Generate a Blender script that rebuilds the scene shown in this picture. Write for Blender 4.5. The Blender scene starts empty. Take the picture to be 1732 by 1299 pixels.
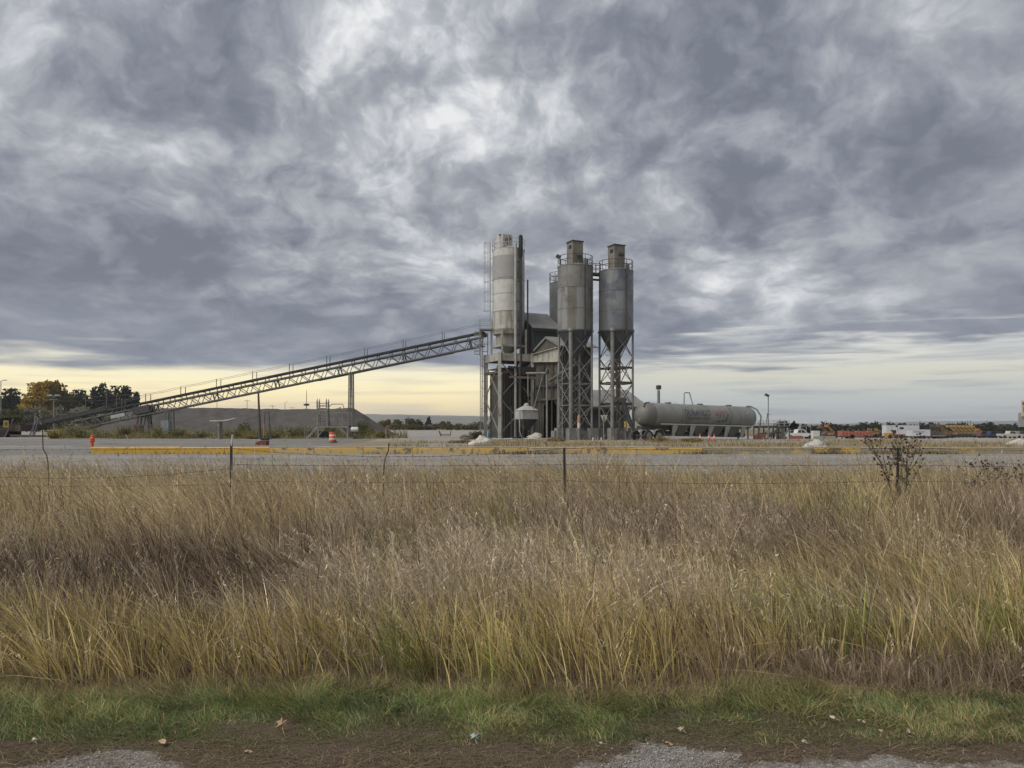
import bpy, bmesh, math, random
import numpy as np
from mathutils import Vector, Matrix

# ------------------------------------------------------------------ camera, sky, sun, exposure
SC = bpy.context.scene
COL = SC.collection
FPX, HOR, CXP, CZ = 1301.0, 724.0, 866.0, 1.6     # focal length, horizon row, centre column (photo pixels), eye height

cam_d = bpy.data.cameras.new('camera')
cam = bpy.data.objects.new('camera', cam_d); COL.objects.link(cam)
cam.location = (0, 0, CZ); cam.rotation_euler = (math.radians(90), 0, 0)
cam_d.sensor_width = 36.0; cam_d.lens = 36.0 * FPX / 1732.0
cam_d.shift_y = (HOR - 649.5) / 1732.0
cam_d.clip_start = 0.05; cam_d.clip_end = 30000
SC.camera = cam

SC.view_settings.view_transform = 'Standard'
SC.view_settings.look = 'None'
SC.view_settings.gamma = 1.0
SC.view_settings.use_curve_mapping = False
EXPO = 1.2
SC.view_settings.exposure = EXPO

SUN_EL, SUN_AZ = math.radians(52), math.radians(-122)     # azimuth from +Y towards +X: high up on the left
sd = bpy.data.lights.new('sun', 'SUN'); sd.energy = 1.5; sd.angle = math.radians(50); sd.color = (1.0, 0.95, 0.87)
sun = bpy.data.objects.new('sun', sd); COL.objects.link(sun)
sdir = Vector((math.sin(SUN_AZ)*math.cos(SUN_EL), math.cos(SUN_AZ)*math.cos(SUN_EL), math.sin(SUN_EL)))
sun.rotation_euler = (-sdir).to_track_quat('-Z', 'Y').to_euler()
sun.location = sdir * 200

class NT:
    """small helper for node trees"""
    def __init__(s, tree):
        s.t = tree; s.n = tree.nodes; s.l = tree.links
    def node(s, kind, **kw):
        n = s.n.new(kind)
        for k, v in kw.items(): setattr(n, k, v)
        return n
    def put(s, sock, val):
        if isinstance(val, bpy.types.NodeSocket): s.l.new(val, sock)
        elif val is not None: sock.default_value = val
    def m(s, op, a, b=None, c=None, clamp=False):
        n = s.node('ShaderNodeMath', operation=op); n.use_clamp = clamp
        s.put(n.inputs[0], a)
        if b is not None: s.put(n.inputs[1], b)
        if c is not None: s.put(n.inputs[2], c)
        return n.outputs[0]
    def vm(s, op, a, b=None):
        n = s.node('ShaderNodeVectorMath', operation=op); s.put(n.inputs[0], a)
        if b is not None: s.put(n.inputs[1] if op != 'SCALE' else n.inputs[3], b)
        return n.outputs['Value'] if op in ('DOT_PRODUCT', 'LENGTH') else n.outputs[0]
    def step(s, v, a, b, o0=0.0, o1=1.0):
        n = s.node('ShaderNodeMapRange', interpolation_type='SMOOTHSTEP')
        s.put(n.inputs[0], v); s.put(n.inputs[1], a); s.put(n.inputs[2], b); s.put(n.inputs[3], o0); s.put(n.inputs[4], o1)
        return n.outputs[0]
    def mix(s, f, a, b, blend='MIX'):
        n = s.node('ShaderNodeMix', data_type='RGBA', blend_type=blend)
        s.put(n.inputs['Factor'], f)
        for sock, v in ((n.inputs[6], a), (n.inputs[7], b)):
            s.put(sock, v if isinstance(v, bpy.types.NodeSocket) else tuple(v)[:3] + (1.0,))
        return n.outputs[2]
    def noise(s, vec, scale, detail=5, rough=.55, dist=0.0, lac=2.0):
        n = s.node('ShaderNodeTexNoise'); s.put(n.inputs['Vector'], vec)
        n.inputs['Scale'].default_value = scale; n.inputs['Detail'].default_value = detail
        n.inputs['Roughness'].default_value = rough; n.inputs['Distortion'].default_value = dist
        n.inputs['Lacunarity'].default_value = lac
        return n.outputs['Fac']
    def ramp(s, f, stops):
        n = s.node('ShaderNodeValToRGB'); s.put(n.inputs[0], f); e = n.color_ramp.elements
        while len(e) < len(stops): e.new(0.5)
        for i, (p, c) in enumerate(stops): e[i].position = p; e[i].color = tuple(c)[:3] + (1.0,)
        return n.outputs[0]
    def comb(s, x, y, z):
        n = s.node('ShaderNodeCombineXYZ')
        s.put(n.inputs[0], x); s.put(n.inputs[1], y); s.put(n.inputs[2], z); return n.outputs[0]

def lin(r, g, b):
    f = lambda c: (c/255.0)/12.92 if c <= 10 else ((c/255.0+0.055)/1.055)**2.4
    return (f(r), f(g), f(b))

def pdir(px, py):
    v = Vector(((px-CXP)/FPX, 1, (HOR-py)/FPX)); v.normalize(); return tuple(v)

world = bpy.data.worlds.new('World'); SC.world = world; world.use_nodes = True
def make_sky():
    N = NT(world.node_tree); N.n.clear()
    out = N.node('ShaderNodeOutputWorld'); bg = N.node('ShaderNodeBackground'); bg.inputs[1].default_value = 0.1
    N.l.new(bg.outputs[0], out.inputs[0])
    sky = N.node('ShaderNodeTexSky', sky_type='NISHITA'); sky.sun_disc = False
    sky.sun_elevation = SUN_EL; sky.sun_rotation = SUN_AZ
    tc = N.node('ShaderNodeTexCoord'); d = tc.outputs['Generated']
    sep = N.node('ShaderNodeSeparateXYZ'); N.l.new(d, sep.inputs[0]); x, y, z = sep.outputs
    zc = N.m('MAXIMUM', z, 0.0)
    # a flat cloud deck seen in perspective, broken into soft rolls
    lz = N.m('LOGARITHM', N.m('ADD', zc, 0.07), math.e)
    P = N.comb(x, y, N.m('MULTIPLY', lz, 0.52))
    warp = N.node('ShaderNodeTexNoise'); N.put(warp.inputs['Vector'], P); warp.inputs['Scale'].default_value = 6.0; warp.inputs['Detail'].default_value = 4; warp.inputs['Roughness'].default_value = .55
    P2 = N.vm('ADD', P, N.vm('SCALE', N.vm('SUBTRACT', warp.outputs['Color'], (.5, .5, .5)), 0.13))
    big = N.noise(P2, 2.6, 3, .5)
    mid = N.step(N.noise(P2, 7.0, 6, .55), .30, .70)
    puff = N.step(N.noise(P2, 19.0, 6, .58), .32, .70)
    fin = N.noise(P2, 55.0, 4, .6)
    thin = N.step(N.vm('DOT_PRODUCT', d, pdir(800, 260)), .80, .985, .45, 1.0)
    n = N.m('ADD', N.m('ADD', N.m('MULTIPLY', big, .50), N.m('MULTIPLY', mid, .25)), N.m('ADD', N.m('MULTIPLY', N.m('MULTIPLY', puff, thin), .18), N.m('MULTIPLY', fin, .09)))
    # broad thin and thick areas of the deck
    def lobe(px, py, w, amp):
        c = math.cos(w); f = N.m('DIVIDE', N.m('SUBTRACT', N.vm('DOT_PRODUCT', d, pdir(px, py)), c), 1-c)
        f = N.m('MAXIMUM', f, 0.0); return N.m('MULTIPLY', N.m('MULTIPLY', f, f), amp)
    for a in LOBES: n = N.m('ADD', n, lobe(*a))
    cloud = N.ramp(n, CLOUD_RAMP)
    cloud = N.mix(N.step(z, .19, .085, 0.0, .55), cloud, lin(128, 137, 153))
    # clear strip under the edge of the deck
    az = N.m('DIVIDE', x, N.m('SQRT', N.m('ADD', N.m('MULTIPLY', x, x), N.m('ADD', N.m('MULTIPLY', y, y), 1e-4))))
    Ps = N.comb(N.m('MULTIPLY', x, 2.2), N.m('MULTIPLY', y, 2.2), N.m('MULTIPLY', z, 24.0))
    st = N.noise(Ps, 1.6, 6, .55, .3)
    st2 = N.noise(N.comb(N.m('MULTIPLY', x, 5.0), N.m('MULTIPLY', y, 5.0), N.m('MULTIPLY', z, 95.0)), 1.1, 4, .5, .2)
    edge = N.m('ADD', N.step(az, -.05, .30, .074, .100), N.m('MULTIPLY', N.m('SUBTRACT', st, .5), N.step(az, -.1, .25, .10, .18)))
    clear = N.step(z, N.m('ADD', edge, .016), N.m('SUBTRACT', edge, .012))
    warm = N.step(az, .17, -.10)
    warm_c = N.ramp(N.m('MULTIPLY', zc, 10.0), [(0.0, lin(246, 220, 166)), (.25, lin(246, 222, 168)), (.5, lin(246, 231, 180)), (.85, lin(217, 214, 196))])
    cool_c = N.ramp(N.m('MULTIPLY', zc, 10.0), [(0.0, lin(196, 202, 204)), (.35, lin(200, 205, 203)), (.65, lin(222, 220, 204)), (1.0, lin(228, 228, 222))])
    hor = N.mix(warm, cool_c, warm_c)
    hor = N.mix(N.m('MULTIPLY', N.step(st2, .47, .70), .55), hor, N.mix(warm, lin(150, 160, 172), lin(196, 186, 168)))
    k = 1.0 / 0.1 / (2 ** EXPO)
    hs = N.vm('SCALE', hor, N.m('MULTIPLY', N.step(warm, 0.0, 1.0, 1.0, 1.36), k)); cs = N.vm('SCALE', cloud, k)
    hs = N.mix(0.02, hs, sky.outputs[0])
    fin_c = N.mix(clear, cs, hs)
    N.l.new(fin_c, bg.inputs[0])
LOBES = [(680, 40, .18, .12), (720, 340, .28, .035), (960, 300, .20, .05), (1200, 480, .07, .10), (1340, 485, .08, .12), (1500, 580, .10, .16), (1000, 100, .10, .04),
         (100, 330, .34, -.08), (500, 230, .16, -.04), (1180, 50, .16, -.05), (1640, 420, .24, -.08), (220, 570, .22, -.07), (1150, 600, .10, -.09),
         (1650, 60, .22, .03), (60, 30, .26, .03), (880, 60, .12, -.04), (640, 580, .16, -.05)]
CLOUD_RAMP = [(.30, lin(117, 123, 136)), (.39, lin(134, 140, 152)), (.48, lin(153, 158, 168)), (.56, lin(172, 176, 183)), (.65, lin(200, 203, 208)), (.77, lin(236, 237, 239))]
make_sky()

# ------------------------------------------------------------------ shared helpers
def W(px, py, D): return Vector(((px-CXP)/FPX*D, D, CZ+(HOR-py)/FPX*D))
def PX(px, D): return (px-CXP)/FPX*D
def PZ(py, D): return CZ+(HOR-py)/FPX*D

BASE = [(-60, 0), (16, 0), (20, .06), (42, .18), (50, .24), (75, .42), (90, .45), (150, .62), (260, .92), (400, 1.0), (900, 1.0), (5600, 0.)]
RIGHT = [(-60, 0), (16, 0), (20, .06), (42, .18), (50, .24), (75, .42), (82, .40), (100, .10), (175, -.8), (260, -1.2), (600, -1.2), (5600, 0.)]
def _interp(t, y): return float(np.interp(y, [a for a, b in t], [b for a, b in t]))
def g(x, y):
    """height of the land"""
    if y <= 75: return _interp(BASE, y)
    s = x/y; w = min(1, max(0, (s-.16)/.18)); w = w*w*(3-2*w)
    return _interp(BASE, y)*(1-w)+_interp(RIGHT, y)*w

ORG = {}
class MB:
    def __init__(s): s.v = []; s.f = []
    def add(s, vs, fs):
        o = len(s.v); s.v += [tuple(p) for p in vs]; s.f += [tuple(o+i for i in f) for f in fs]; return s
    def box(s, c, size, R=None):
        c = Vector(c); hx, hy, hz = size[0]/2, size[1]/2, size[2]/2
        if isinstance(R, (int, float)): R = Matrix.Rotation(R, 3, 'Z')
        vs = []
        for sz in (-1, 1):
            for sx, sy in ((-1, -1), (1, -1), (1, 1), (-1, 1)):
                p = Vector((sx*hx, sy*hy, sz*hz)); vs.append(c+(R @ p if R else p))
        return s.add(vs, [(3, 2, 1, 0), (4, 5, 6, 7), (0, 1, 5, 4), (1, 2, 6, 5), (2, 3, 7, 6), (3, 0, 4, 7)])
    def bar(s, p, q, w, h=None):
        p = Vector(p); q = Vector(q); d = q-p; L = d.length
        if L < 1e-6: return s
        z = d/L; up = Vector((0, 0, 1)) if abs(z.z) < .95 else Vector((0, 1, 0))
        x = z.cross(up).normalized(); y = x.cross(z)
        return s.box((p+q)/2, (w, h or w, L), Matrix((x, y, z)).transposed())
    def tube(s, p, q, r, r2=None, n=10, cap=True):
        p = Vector(p); q = Vector(q); d = (q-p).normalized(); r2 = r if r2 is None else r2
        up = Vector((0, 0, 1)) if abs(d.z) < .95 else Vector((0, 1, 0))
        x = d.cross(up).normalized(); y = d.cross(x); vs = []
        for c, rr in ((p, r), (q, r2)):
            for i in range(n):
                a = 2*math.pi*i/n; vs.append(c+x*math.cos(a)*rr+y*math.sin(a)*rr)
        fs = [(i, i+n, (i+1) % n+n, (i+1) % n) for i in range(n)]
        if cap: fs += [tuple(range(n)), tuple(range(2*n-1, n-1, -1))]
        return s.add(vs, fs)
    def path(s, pts, r, n=6):
        pts = [Vector(p) for p in pts]; vs = []; fs = []; m = len(pts); prev = None
        for k, p in enumerate(pts):
            d = (pts[min(k+1, m-1)]-pts[max(k-1, 0)]).normalized()
            if prev is None:
                up = Vector((0, 0, 1)) if abs(d.z) < .9 else Vector((0, 1, 0)); x = d.cross(up).normalized()
            else: x = (prev-d*prev.dot(d)).normalized()
            prev = x; y = d.cross(x); rr = r[k] if isinstance(r, (list, tuple)) else r
            for i in range(n):
                a = 2*math.pi*i/n; vs.append(p+x*math.cos(a)*rr+y*math.sin(a)*rr)
        for k in range(m-1):
            for i in range(n): fs.append((k*n+i, k*n+(i+1) % n, (k+1)*n+(i+1) % n, (k+1)*n+i))
        fs += [tuple(range(n-1, -1, -1)), tuple(range((m-1)*n, m*n))]
        return s.add(vs, fs)
    def lathe(s, prof, c, n=40, axis=None):
        """prof: list of (radius, height); revolved about the z axis through c, or about a given axis"""
        c = Vector(c); vs = []; fs = []; m = len(prof)
        if axis is None: X, Y, Z = Vector((1, 0, 0)), Vector((0, 1, 0)), Vector((0, 0, 1))
        else:
            Z = Vector(axis).normalized(); up = Vector((0, 0, 1)) if abs(Z.z) < .9 else Vector((0, 1, 0))
            X = up.cross(Z).normalized(); Y = Z.cross(X)
        for r, hgt in prof:
            for i in range(n):
                a = 2*math.pi*i/n; vs.append(c+X*math.cos(a)*r+Y*math.sin(a)*r+Z*hgt)
        for k in range(m-1):
            for i in range(n): fs.append((k*n+i, k*n+(i+1) % n, (k+1)*n+(i+1) % n, (k+1)*n+i))
        if prof[0][0] > 1e-4: fs.append(tuple(range(n-1, -1, -1)))
        if prof[-1][0] > 1e-4: fs.append(tuple(range((m-1)*n, m*n)))
        return s.add(vs, fs)
    def prism(s, poly, d):
        """poly: 3D points of a planar outline, swept by vector d"""
        d = Vector(d); poly = [Vector(p) for p in poly]; n = len(poly)
        return s.add(poly+[p+d for p in poly], [tuple(range(n-1, -1, -1)), tuple(range(n, 2*n))]+[(i, (i+1) % n, (i+1) % n+n, i+n) for i in range(n)])
    def build(s, name, mat, parent=None, angle=35):
        me = bpy.data.meshes.new(name)
        if parent is not None: o = ORG[parent.name]
        else:
            A = np.array(s.v); o = Vector(((A[:, 0].min()+A[:, 0].max())/2, (A[:, 1].min()+A[:, 1].max())/2, A[:, 2].min()))
        me.from_pydata([(p[0]-o.x, p[1]-o.y, p[2]-o.z) for p in s.v], [], s.f); me.validate(); me.update()
        bm = bmesh.new(); bm.from_mesh(me); bmesh.ops.recalc_face_normals(bm, faces=bm.faces[:]); bm.to_mesh(me); bm.free()
        me.shade_smooth(); me.set_sharp_from_angle(angle=math.radians(angle))
        me.materials.append(mat)
        ob = bpy.data.objects.new(name, me); COL.objects.link(ob)
        if parent is not None: ob.parent = parent
        else: ob.location = o
        ORG[ob.name] = o
        return ob

def tag(o, label, cat, group=None):
    o['label'] = label; o['category'] = cat
    if group: o['group'] = group
    return o
def thing(name, label, cat, loc, group=None):
    o = bpy.data.objects.new(name, None); COL.objects.link(o); o.location = loc; o.empty_display_size = .3
    ORG[o.name] = Vector(loc); return tag(o, label, cat, group)
def struct(o, kind='structure'): o['kind'] = kind; return o
def copy_tree(o, loc, rz=0.0, sc=1.0, label=None):
    r = o.copy(); COL.objects.link(r); r.location = loc; r.rotation_euler = (0, 0, rz); r.scale = (sc, sc, sc) if not isinstance(sc, tuple) else sc
    ORG[r.name] = Vector(loc)
    if label: r['label'] = label
    def rec(src, dst):
        for ch in src.children:
            c = ch.copy(); COL.objects.link(c); c.parent = dst; rec(ch, c)
    rec(o, r); return r

# ------------------------------------------------------------------ materials
MT = {}
def mat(name, c1, c2=None, scale=2.0, rough=.75, metal=0.0, streak=None, dirt=None, bump=0.0, bscale=30.0, lo=.38, hi=.66, spec=.4):
    """weathered paint, metal, concrete: two tones broken up by noise, an optional streaked stain, fine relief"""
    if name in MT: return MT[name]
    m = bpy.data.materials.new(name); m.use_nodes = True; N = NT(m.node_tree); b = N.n['Principled BSDF']
    b.inputs['Roughness'].default_value = rough; b.inputs['Metallic'].default_value = metal; b.inputs['Specular IOR Level'].default_value = spec
    geo = N.node('ShaderNodeNewGeometry'); pos = geo.outputs['Position']
    c = tuple(c1)+(1.0,)
    if c2 is not None:
        f = N.step(N.noise(pos, scale, 6, .6, .4), lo, hi); c = N.mix(f, c1, c2)
    if streak is not None:
        sp = N.vm('MULTIPLY', pos, (streak[1], streak[1], streak[1]*.09))
        f = N.m('MULTIPLY', N.step(N.noise(sp, 1.0, 6, .65, .3), streak[2], streak[3]), streak[4]); c = N.mix(f, c, streak[0])
    if dirt is not None:
        f = N.m('MULTIPLY', N.step(N.noise(pos, dirt[1], 7, .7), dirt[2], dirt[3]), dirt[4]); c = N.mix(f, c, dirt[0])
    N.put(b.inputs['Base Color'], c)
    if bump:
        bn = N.node('ShaderNodeBump'); bn.inputs['Strength'].default_value = bump; bn.inputs['Distance'].default_value = .02
        N.put(bn.inputs['Height'], N.noise(pos, bscale, 4, .6)); N.l.new(bn.outputs[0], b.inputs['Normal'])
    MT[name] = m; return m

def leaf_mat(name, trans=.35, rough=.7):
    if name in MT: return MT[name]
    m = bpy.data.materials.new(name); m.use_nodes = True; N = NT(m.node_tree); N.n.clear()
    out = N.node('ShaderNodeOutputMaterial'); at = N.node('ShaderNodeAttribute', attribute_name='Col')
    df = N.node('ShaderNodeBsdfDiffuse'); tr = N.node('ShaderNodeBsdfTranslucent'); mx = N.node('ShaderNodeMixShader'); mx.inputs[0].default_value = trans
    N.l.new(at.outputs[0], df.inputs[0]); N.l.new(at.outputs[0], tr.inputs[0])
    N.l.new(df.outputs[0], mx.inputs[1]); N.l.new(tr.outputs[0], mx.inputs[2]); N.l.new(mx.outputs[0], out.inputs[0])
    MT[name] = m; return m

rng = np.random.default_rng(7)
random.seed(7)
def vnoise(x, y, seed=0):
    xi = np.floor(x).astype(np.int64); yi = np.floor(y).astype(np.int64); fx = x-xi; fy = y-yi
    fx = fx*fx*(3-2*fx); fy = fy*fy*(3-2*fy)
    def hsh(a, b):
        n = (a*374761393+b*668265263+seed*974634777) & 0x7fffffff
        n = ((n ^ (n >> 13))*1274126177) & 0x7fffffff
        return ((n ^ (n >> 16)) & 0xffff)/65535.0
    return (hsh(xi, yi)*(1-fx)+hsh(xi+1, yi)*fx)*(1-fy)+(hsh(xi, yi+1)*(1-fx)+hsh(xi+1, yi+1)*fx)*fy
def fbm(x, y, seed=0, o=3):
    t = 0; a = .5; s = 0
    for k in range(o): t = t+a*vnoise(x*2**k, y*2**k, seed+k); s += a; a *= .5
    return t/s

def np_mesh(name, V, loops, starts, cols, material, parent=None, origin=None, smooth=False):
    me = bpy.data.meshes.new(name); V = np.asarray(V, dtype=np.float32)
    if parent is not None: origin = ORG[parent.name]
    if origin is not None: V = V-np.array(origin, dtype=np.float32)
    me.vertices.add(len(V)); me.vertices.foreach_set('co', V.ravel())
    me.loops.add(len(loops)); me.loops.foreach_set('vertex_index', np.asarray(loops, dtype=np.int32))
    me.polygons.add(len(starts)); me.polygons.foreach_set('loop_start', np.asarray(starts, dtype=np.int32))
    if smooth: me.polygons.foreach_set('use_smooth', np.ones(len(starts), dtype=bool))
    if cols is not None:
        a = me.color_attributes.new('Col', 'FLOAT_COLOR', 'POINT'); C = np.ones((len(V), 4), dtype=np.float32); C[:, :3] = cols
        a.data.foreach_set('color', C.ravel())
    me.update(calc_edges=True); me.materials.append(material)
    ob = bpy.data.objects.new(name, me); COL.objects.link(ob)
    if parent is not None: ob.parent = parent
    elif origin is not None: ob.location = origin
    ORG[ob.name] = Vector(origin) if origin is not None else Vector((0, 0, 0))
    return ob

def leaves(name, pos, size, cols, material, parent=None, origin=None, upright=0.0, r=None, asp=.55):
    """one small folded leaf-clump face per point, turned at random"""
    r = r or rng; n = len(pos); a = r.normal(size=(n, 3)); a[:, 2] += upright; a /= np.linalg.norm(a, axis=1)[:, None]
    b = r.normal(size=(n, 3)); b -= a*(a*b).sum(1)[:, None]; b /= np.linalg.norm(b, axis=1)[:, None]
    s = (size*r.uniform(.6, 1.3, n))[:, None]; c = np.cross(a, b)
    V = np.stack([pos-a*s, pos+b*s*asp+c*s*.15, pos+a*s, pos-b*s*asp+c*s*.15], 1).reshape(-1, 3)
    return np_mesh(name, V, np.arange(4*n), np.arange(0, 4*n, 4), np.repeat(cols, 4, 0), material, parent, origin)

def vary(c, n, amt=.25, r=None):
    r = r or rng; k = r.uniform(1-amt, 1+amt, (n, 1)); h = r.uniform(1-amt*.35, 1+amt*.35, (n, 3)); return np.clip(np.array(c)*k*h, 0, 1)
# ------------------------------------------------------------------ the land
def ground_mat():
    m = bpy.data.materials.new('ground'); m.use_nodes = True; N = NT(m.node_tree); b = N.n['Principled BSDF']
    b.inputs['Roughness'].default_value = .95; b.inputs['Specular IOR Level'].default_value = .1
    geo = N.node('ShaderNodeNewGeometry'); pos = geo.outputs['Position']
    sp = N.node('ShaderNodeSeparateXYZ'); N.l.new(pos, sp.inputs[0]); x, y = sp.outputs[0], sp.outputs[1]
    n1 = N.noise(pos, .22, 6, .6, .5); n2 = N.noise(pos, 2.2, 6, .65); n3 = N.noise(pos, .012, 5, .6, .4)
    wob = N.m('ADD', y, N.m('MULTIPLY', N.m('SUBTRACT', n1, .5), 26.0))
    soil = N.mix(n2, (.055, .040, .026), (.10, .075, .045))
    tan = N.mix(N.step(n2, .35, .7), (.25, .195, .115), (.17, .14, .095)); tan = N.mix(N.step(n1, .45, .62), tan, (.24, .23, .21))
    grav = N.mix(N.step(n2, .3, .7), (.30, .29, .275), (.21, .20, .185)); grav = N.mix(N.m('MULTIPLY', N.step(n1, .5, .7), .7), grav, (.20, .165, .11))
    field = N.mix(N.step(n3, .42, .6), (.20, .165, .09), (.085, .085, .045)); field = N.mix(N.m('MULTIPLY', n1, .5), field, (.16, .12, .07))
    c = N.mix(N.step(y, 17.5, 19), soil, tan)
    c = N.mix(N.step(wob, 66, 76), c, grav)
    c = N.mix(N.step(wob, 235, 262), c, field)
    N.put(b.inputs['Base Color'], c)
    bn = N.node('ShaderNodeBump'); bn.inputs['Strength'].default_value = .6; bn.inputs['Distance'].default_value = .03
    N.put(bn.inputs['Height'], N.noise(pos, 9, 6, .65)); N.l.new(bn.outputs[0], b.inputs['Normal'])
    return m

def sheet(name, xs, ys, zoff, material, zf=g):
    V = [(x, y, zf(x, y)+zoff) for y in ys for x in xs]; nx = len(xs)
    F = [(j*nx+i, j*nx+i+1, (j+1)*nx+i+1, (j+1)*nx+i) for j in range(len(ys)-1) for i in range(nx-1)]
    me = bpy.data.meshes.new(name); me.from_pydata(V, [], F); me.update(); me.materials.append(material); me.shade_smooth()
    o = bpy.data.objects.new(name, me); COL.objects.link(o); ORG[o.name] = Vector((0, 0, 0)); return struct(o)

half = [0, 4, 8, 12, 16, 20, 24, 28, 32, 36, 40, 45, 50, 56, 62, 70, 80, 90, 105, 120, 140, 165, 200, 250, 320, 450, 700, 1200, 2500, 5600]
gx = sorted(set([-a for a in half]+half))
gy = [-60, -20, 0, 3, 16, 20, 30, 42, 50, 60, 75, 79, 82, 86, 90, 95, 100, 110, 120, 135, 150, 175, 200, 230, 260, 310, 400, 500, 600, 900, 1500, 3000, 5600]
sheet('ground', gx, gy, 0.0, ground_mat())

def asphalt_mat(name, a, bcol, crack=True):
    m = bpy.data.materials.new(name); m.use_nodes = True; N = NT(m.node_tree); b = N.n['Principled BSDF']
    b.inputs['Roughness'].default_value = .9; b.inputs['Specular IOR Level'].default_value = .25
    pos = N.node('ShaderNodeNewGeometry').outputs['Position']
    lng = N.vm('MULTIPLY', pos, (.12, 1.0, 1.0))                       # wheel tracks run along the road
    c = N.mix(N.step(N.noise(lng, .45, 5, .6, .2), .36, .64), a, bcol)
    c = N.mix(N.m('MULTIPLY', N.step(N.noise(N.vm('MULTIPLY', pos, (.30, 1.0, 1.0)), .28, 6, .65, .6), .50, .66), .55), c, tuple(k*.62 for k in a))
    c = N.mix(N.m('MULTIPLY', N.step(N.noise(pos, .9, 6, .7), .60, .70), .5), c, (.36, .335, .29))
    c = N.mix(N.m('MULTIPLY', N.noise(pos, 40, 3, .7), .35), c, tuple(k*.55 for k in a))
    if crack:
        v = N.node('ShaderNodeTexVoronoi', feature='DISTANCE_TO_EDGE'); v.inputs['Scale'].default_value = .16
        wv = N.node('ShaderNodeTexNoise'); N.put(wv.inputs['Vector'], pos); wv.inputs['Scale'].default_value = .7; wv.inputs['Detail'].default_value = 4
        N.put(v.inputs['Vector'], N.vm('ADD', pos, N.vm('SCALE', wv.outputs['Color'], 2.2)))
        c = N.mix(N.m('MULTIPLY', N.step(v.outputs['Distance'], .014, .004), .75), c, (.05, .05, .048))
    N.put(b.inputs['Base Color'], c)
    bn = N.node('ShaderNodeBump'); bn.inputs['Strength'].default_value = .4; bn.inputs['Distance'].default_value = .01
    N.put(bn.inputs['Height'], N.noise(pos, 60, 3, .6)); N.l.new(bn.outputs[0], b.inputs['Normal'])
    return m
road_m = asphalt_mat('old_asphalt', (.255, .242, .223), (.195, .186, .172))
yard_m = asphalt_mat('yard_asphalt', (.215, .205, .19), (.145, .139, .13))
sheet('road', [-900, -200, -80, -40, 0, 40, 80, 200, 900], [18.4, 20, 30, 42], .006, road_m)
def ragged_sheet(name, x0s, x1, ys, zoff, material):
    V = []; F = []; n = len(ys)
    for j, y in enumerate(ys):
        for x in (x0s, x1[j]): V.append((x, y, g(x, y)+zoff))
    F = [(2*j, 2*j+1, 2*j+3, 2*j+2) for j in range(n-1)]
    me = bpy.data.meshes.new(name); me.from_pydata(V, [], F); me.update(); me.materials.append(material)
    o = bpy.data.objects.new(name, me); COL.objects.link(o); ORG[o.name] = Vector((0, 0, 0)); return struct(o)
ragged_sheet('yard_pavement', -400, [-23.6, -23.6, -22.8, -22.0, -14.5, -14, -13.2, -13.5, -14.5], [42.01, 44.6, 44.7, 50, 54, 60, 68, 75, 84], .008, yard_m)
wl = ragged_sheet('painted_line', -60, [-31.4, -31.3, -31.5], [54.6, 54.8, 55.0], .014, mat('road_paint', (.62, .62, .60), (.36, .36, .35), 6, .8))

# gravel shoulder the camera stands on: bare gravel in patches, brown matted dirt between
def gravel_mask(x, y):
    x = np.asarray(x, dtype=float); y = np.asarray(y, dtype=float)
    lim = 3.46+.22*np.exp(-((x-.72)/.40)**2)+.20*np.clip((x-.2)/.5, 0, 1)+.27*np.exp(-((x+1.95)/.42)**2)
    lim = lim+.16*(fbm(x*2.2, y*2.2, 66, 4)-.5)+.22*(fbm(x*9, y*9, 67, 3)-.5)
    t = np.clip((lim-y)/.20+.5, 0, 1); return t*t*(3-2*t)
def shoulder():
    m = bpy.data.materials.new('shoulder_gravel'); m.use_nodes = True; N = NT(m.node_tree); b = N.n['Principled BSDF']
    b.inputs['Roughness'].default_value = .95; b.inputs['Specular IOR Level'].default_value = .15
    pos = N.node('ShaderNodeNewGeometry').outputs['Position']; at = N.node('ShaderNodeAttribute', attribute_name='Col')
    v = N.node('ShaderNodeTexVoronoi'); N.put(v.inputs['Vector'], pos); v.inputs['Scale'].default_value = 110
    stone = N.ramp(N.vm('DOT_PRODUCT', v.outputs['Color'], (.33, .33, .33)), [(.15, (.15, .138, .125)), (.5, (.25, .235, .215)), (.85, (.36, .345, .32))])
    dirt = N.mix(N.noise(pos, 50, 4, .7), (.065, .048, .035), (.15, .115, .082))
    f = N.m('ADD', N.vm('DOT_PRODUCT', at.outputs['Color'], (1, 0, 0)), N.m('MULTIPLY', N.m('SUBTRACT', N.noise(pos, 26, 4, .65), .5), .7))
    N.put(b.inputs['Base Color'], N.mix(N.step(f, .35, .65), dirt, stone))
    bn = N.node('ShaderNodeBump'); bn.inputs['Strength'].default_value = .9; bn.inputs['Distance'].default_value = .012
    N.put(bn.inputs['Height'], N.m('ADD', v.outputs['Distance'], N.noise(pos, 90, 4, .6))); N.l.new(bn.outputs[0], b.inputs['Normal'])
    xs = np.array([-14, -10, -7, -6]+list(np.arange(-5.4, 5.41, .05))+[6, 7, 10, 14]); ys = np.array([-12, -6, -2, 0, 1.5, 2.3]+list(np.arange(2.9, 4.35, .04)))
    X, Y = np.meshgrid(xs, ys); Z = np.where(Y > 2.6, .014*vnoise(X*4, Y*5, 5), 0)+.006; nx = len(xs); V = np.stack([X, Y, Z], 2).reshape(-1, 3)
    F = np.array([(j*nx+i, j*nx+i+1, (j+1)*nx+i+1, (j+1)*nx+i) for j in range(len(ys)-1) for i in range(nx-1)])
    gm = gravel_mask(X, Y).reshape(-1); o = np_mesh('road_shoulder', V, F.ravel(), np.arange(0, F.size, 4), np.stack([gm, gm, gm], 1), m, smooth=True); struct(o)
shoulder()

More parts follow.
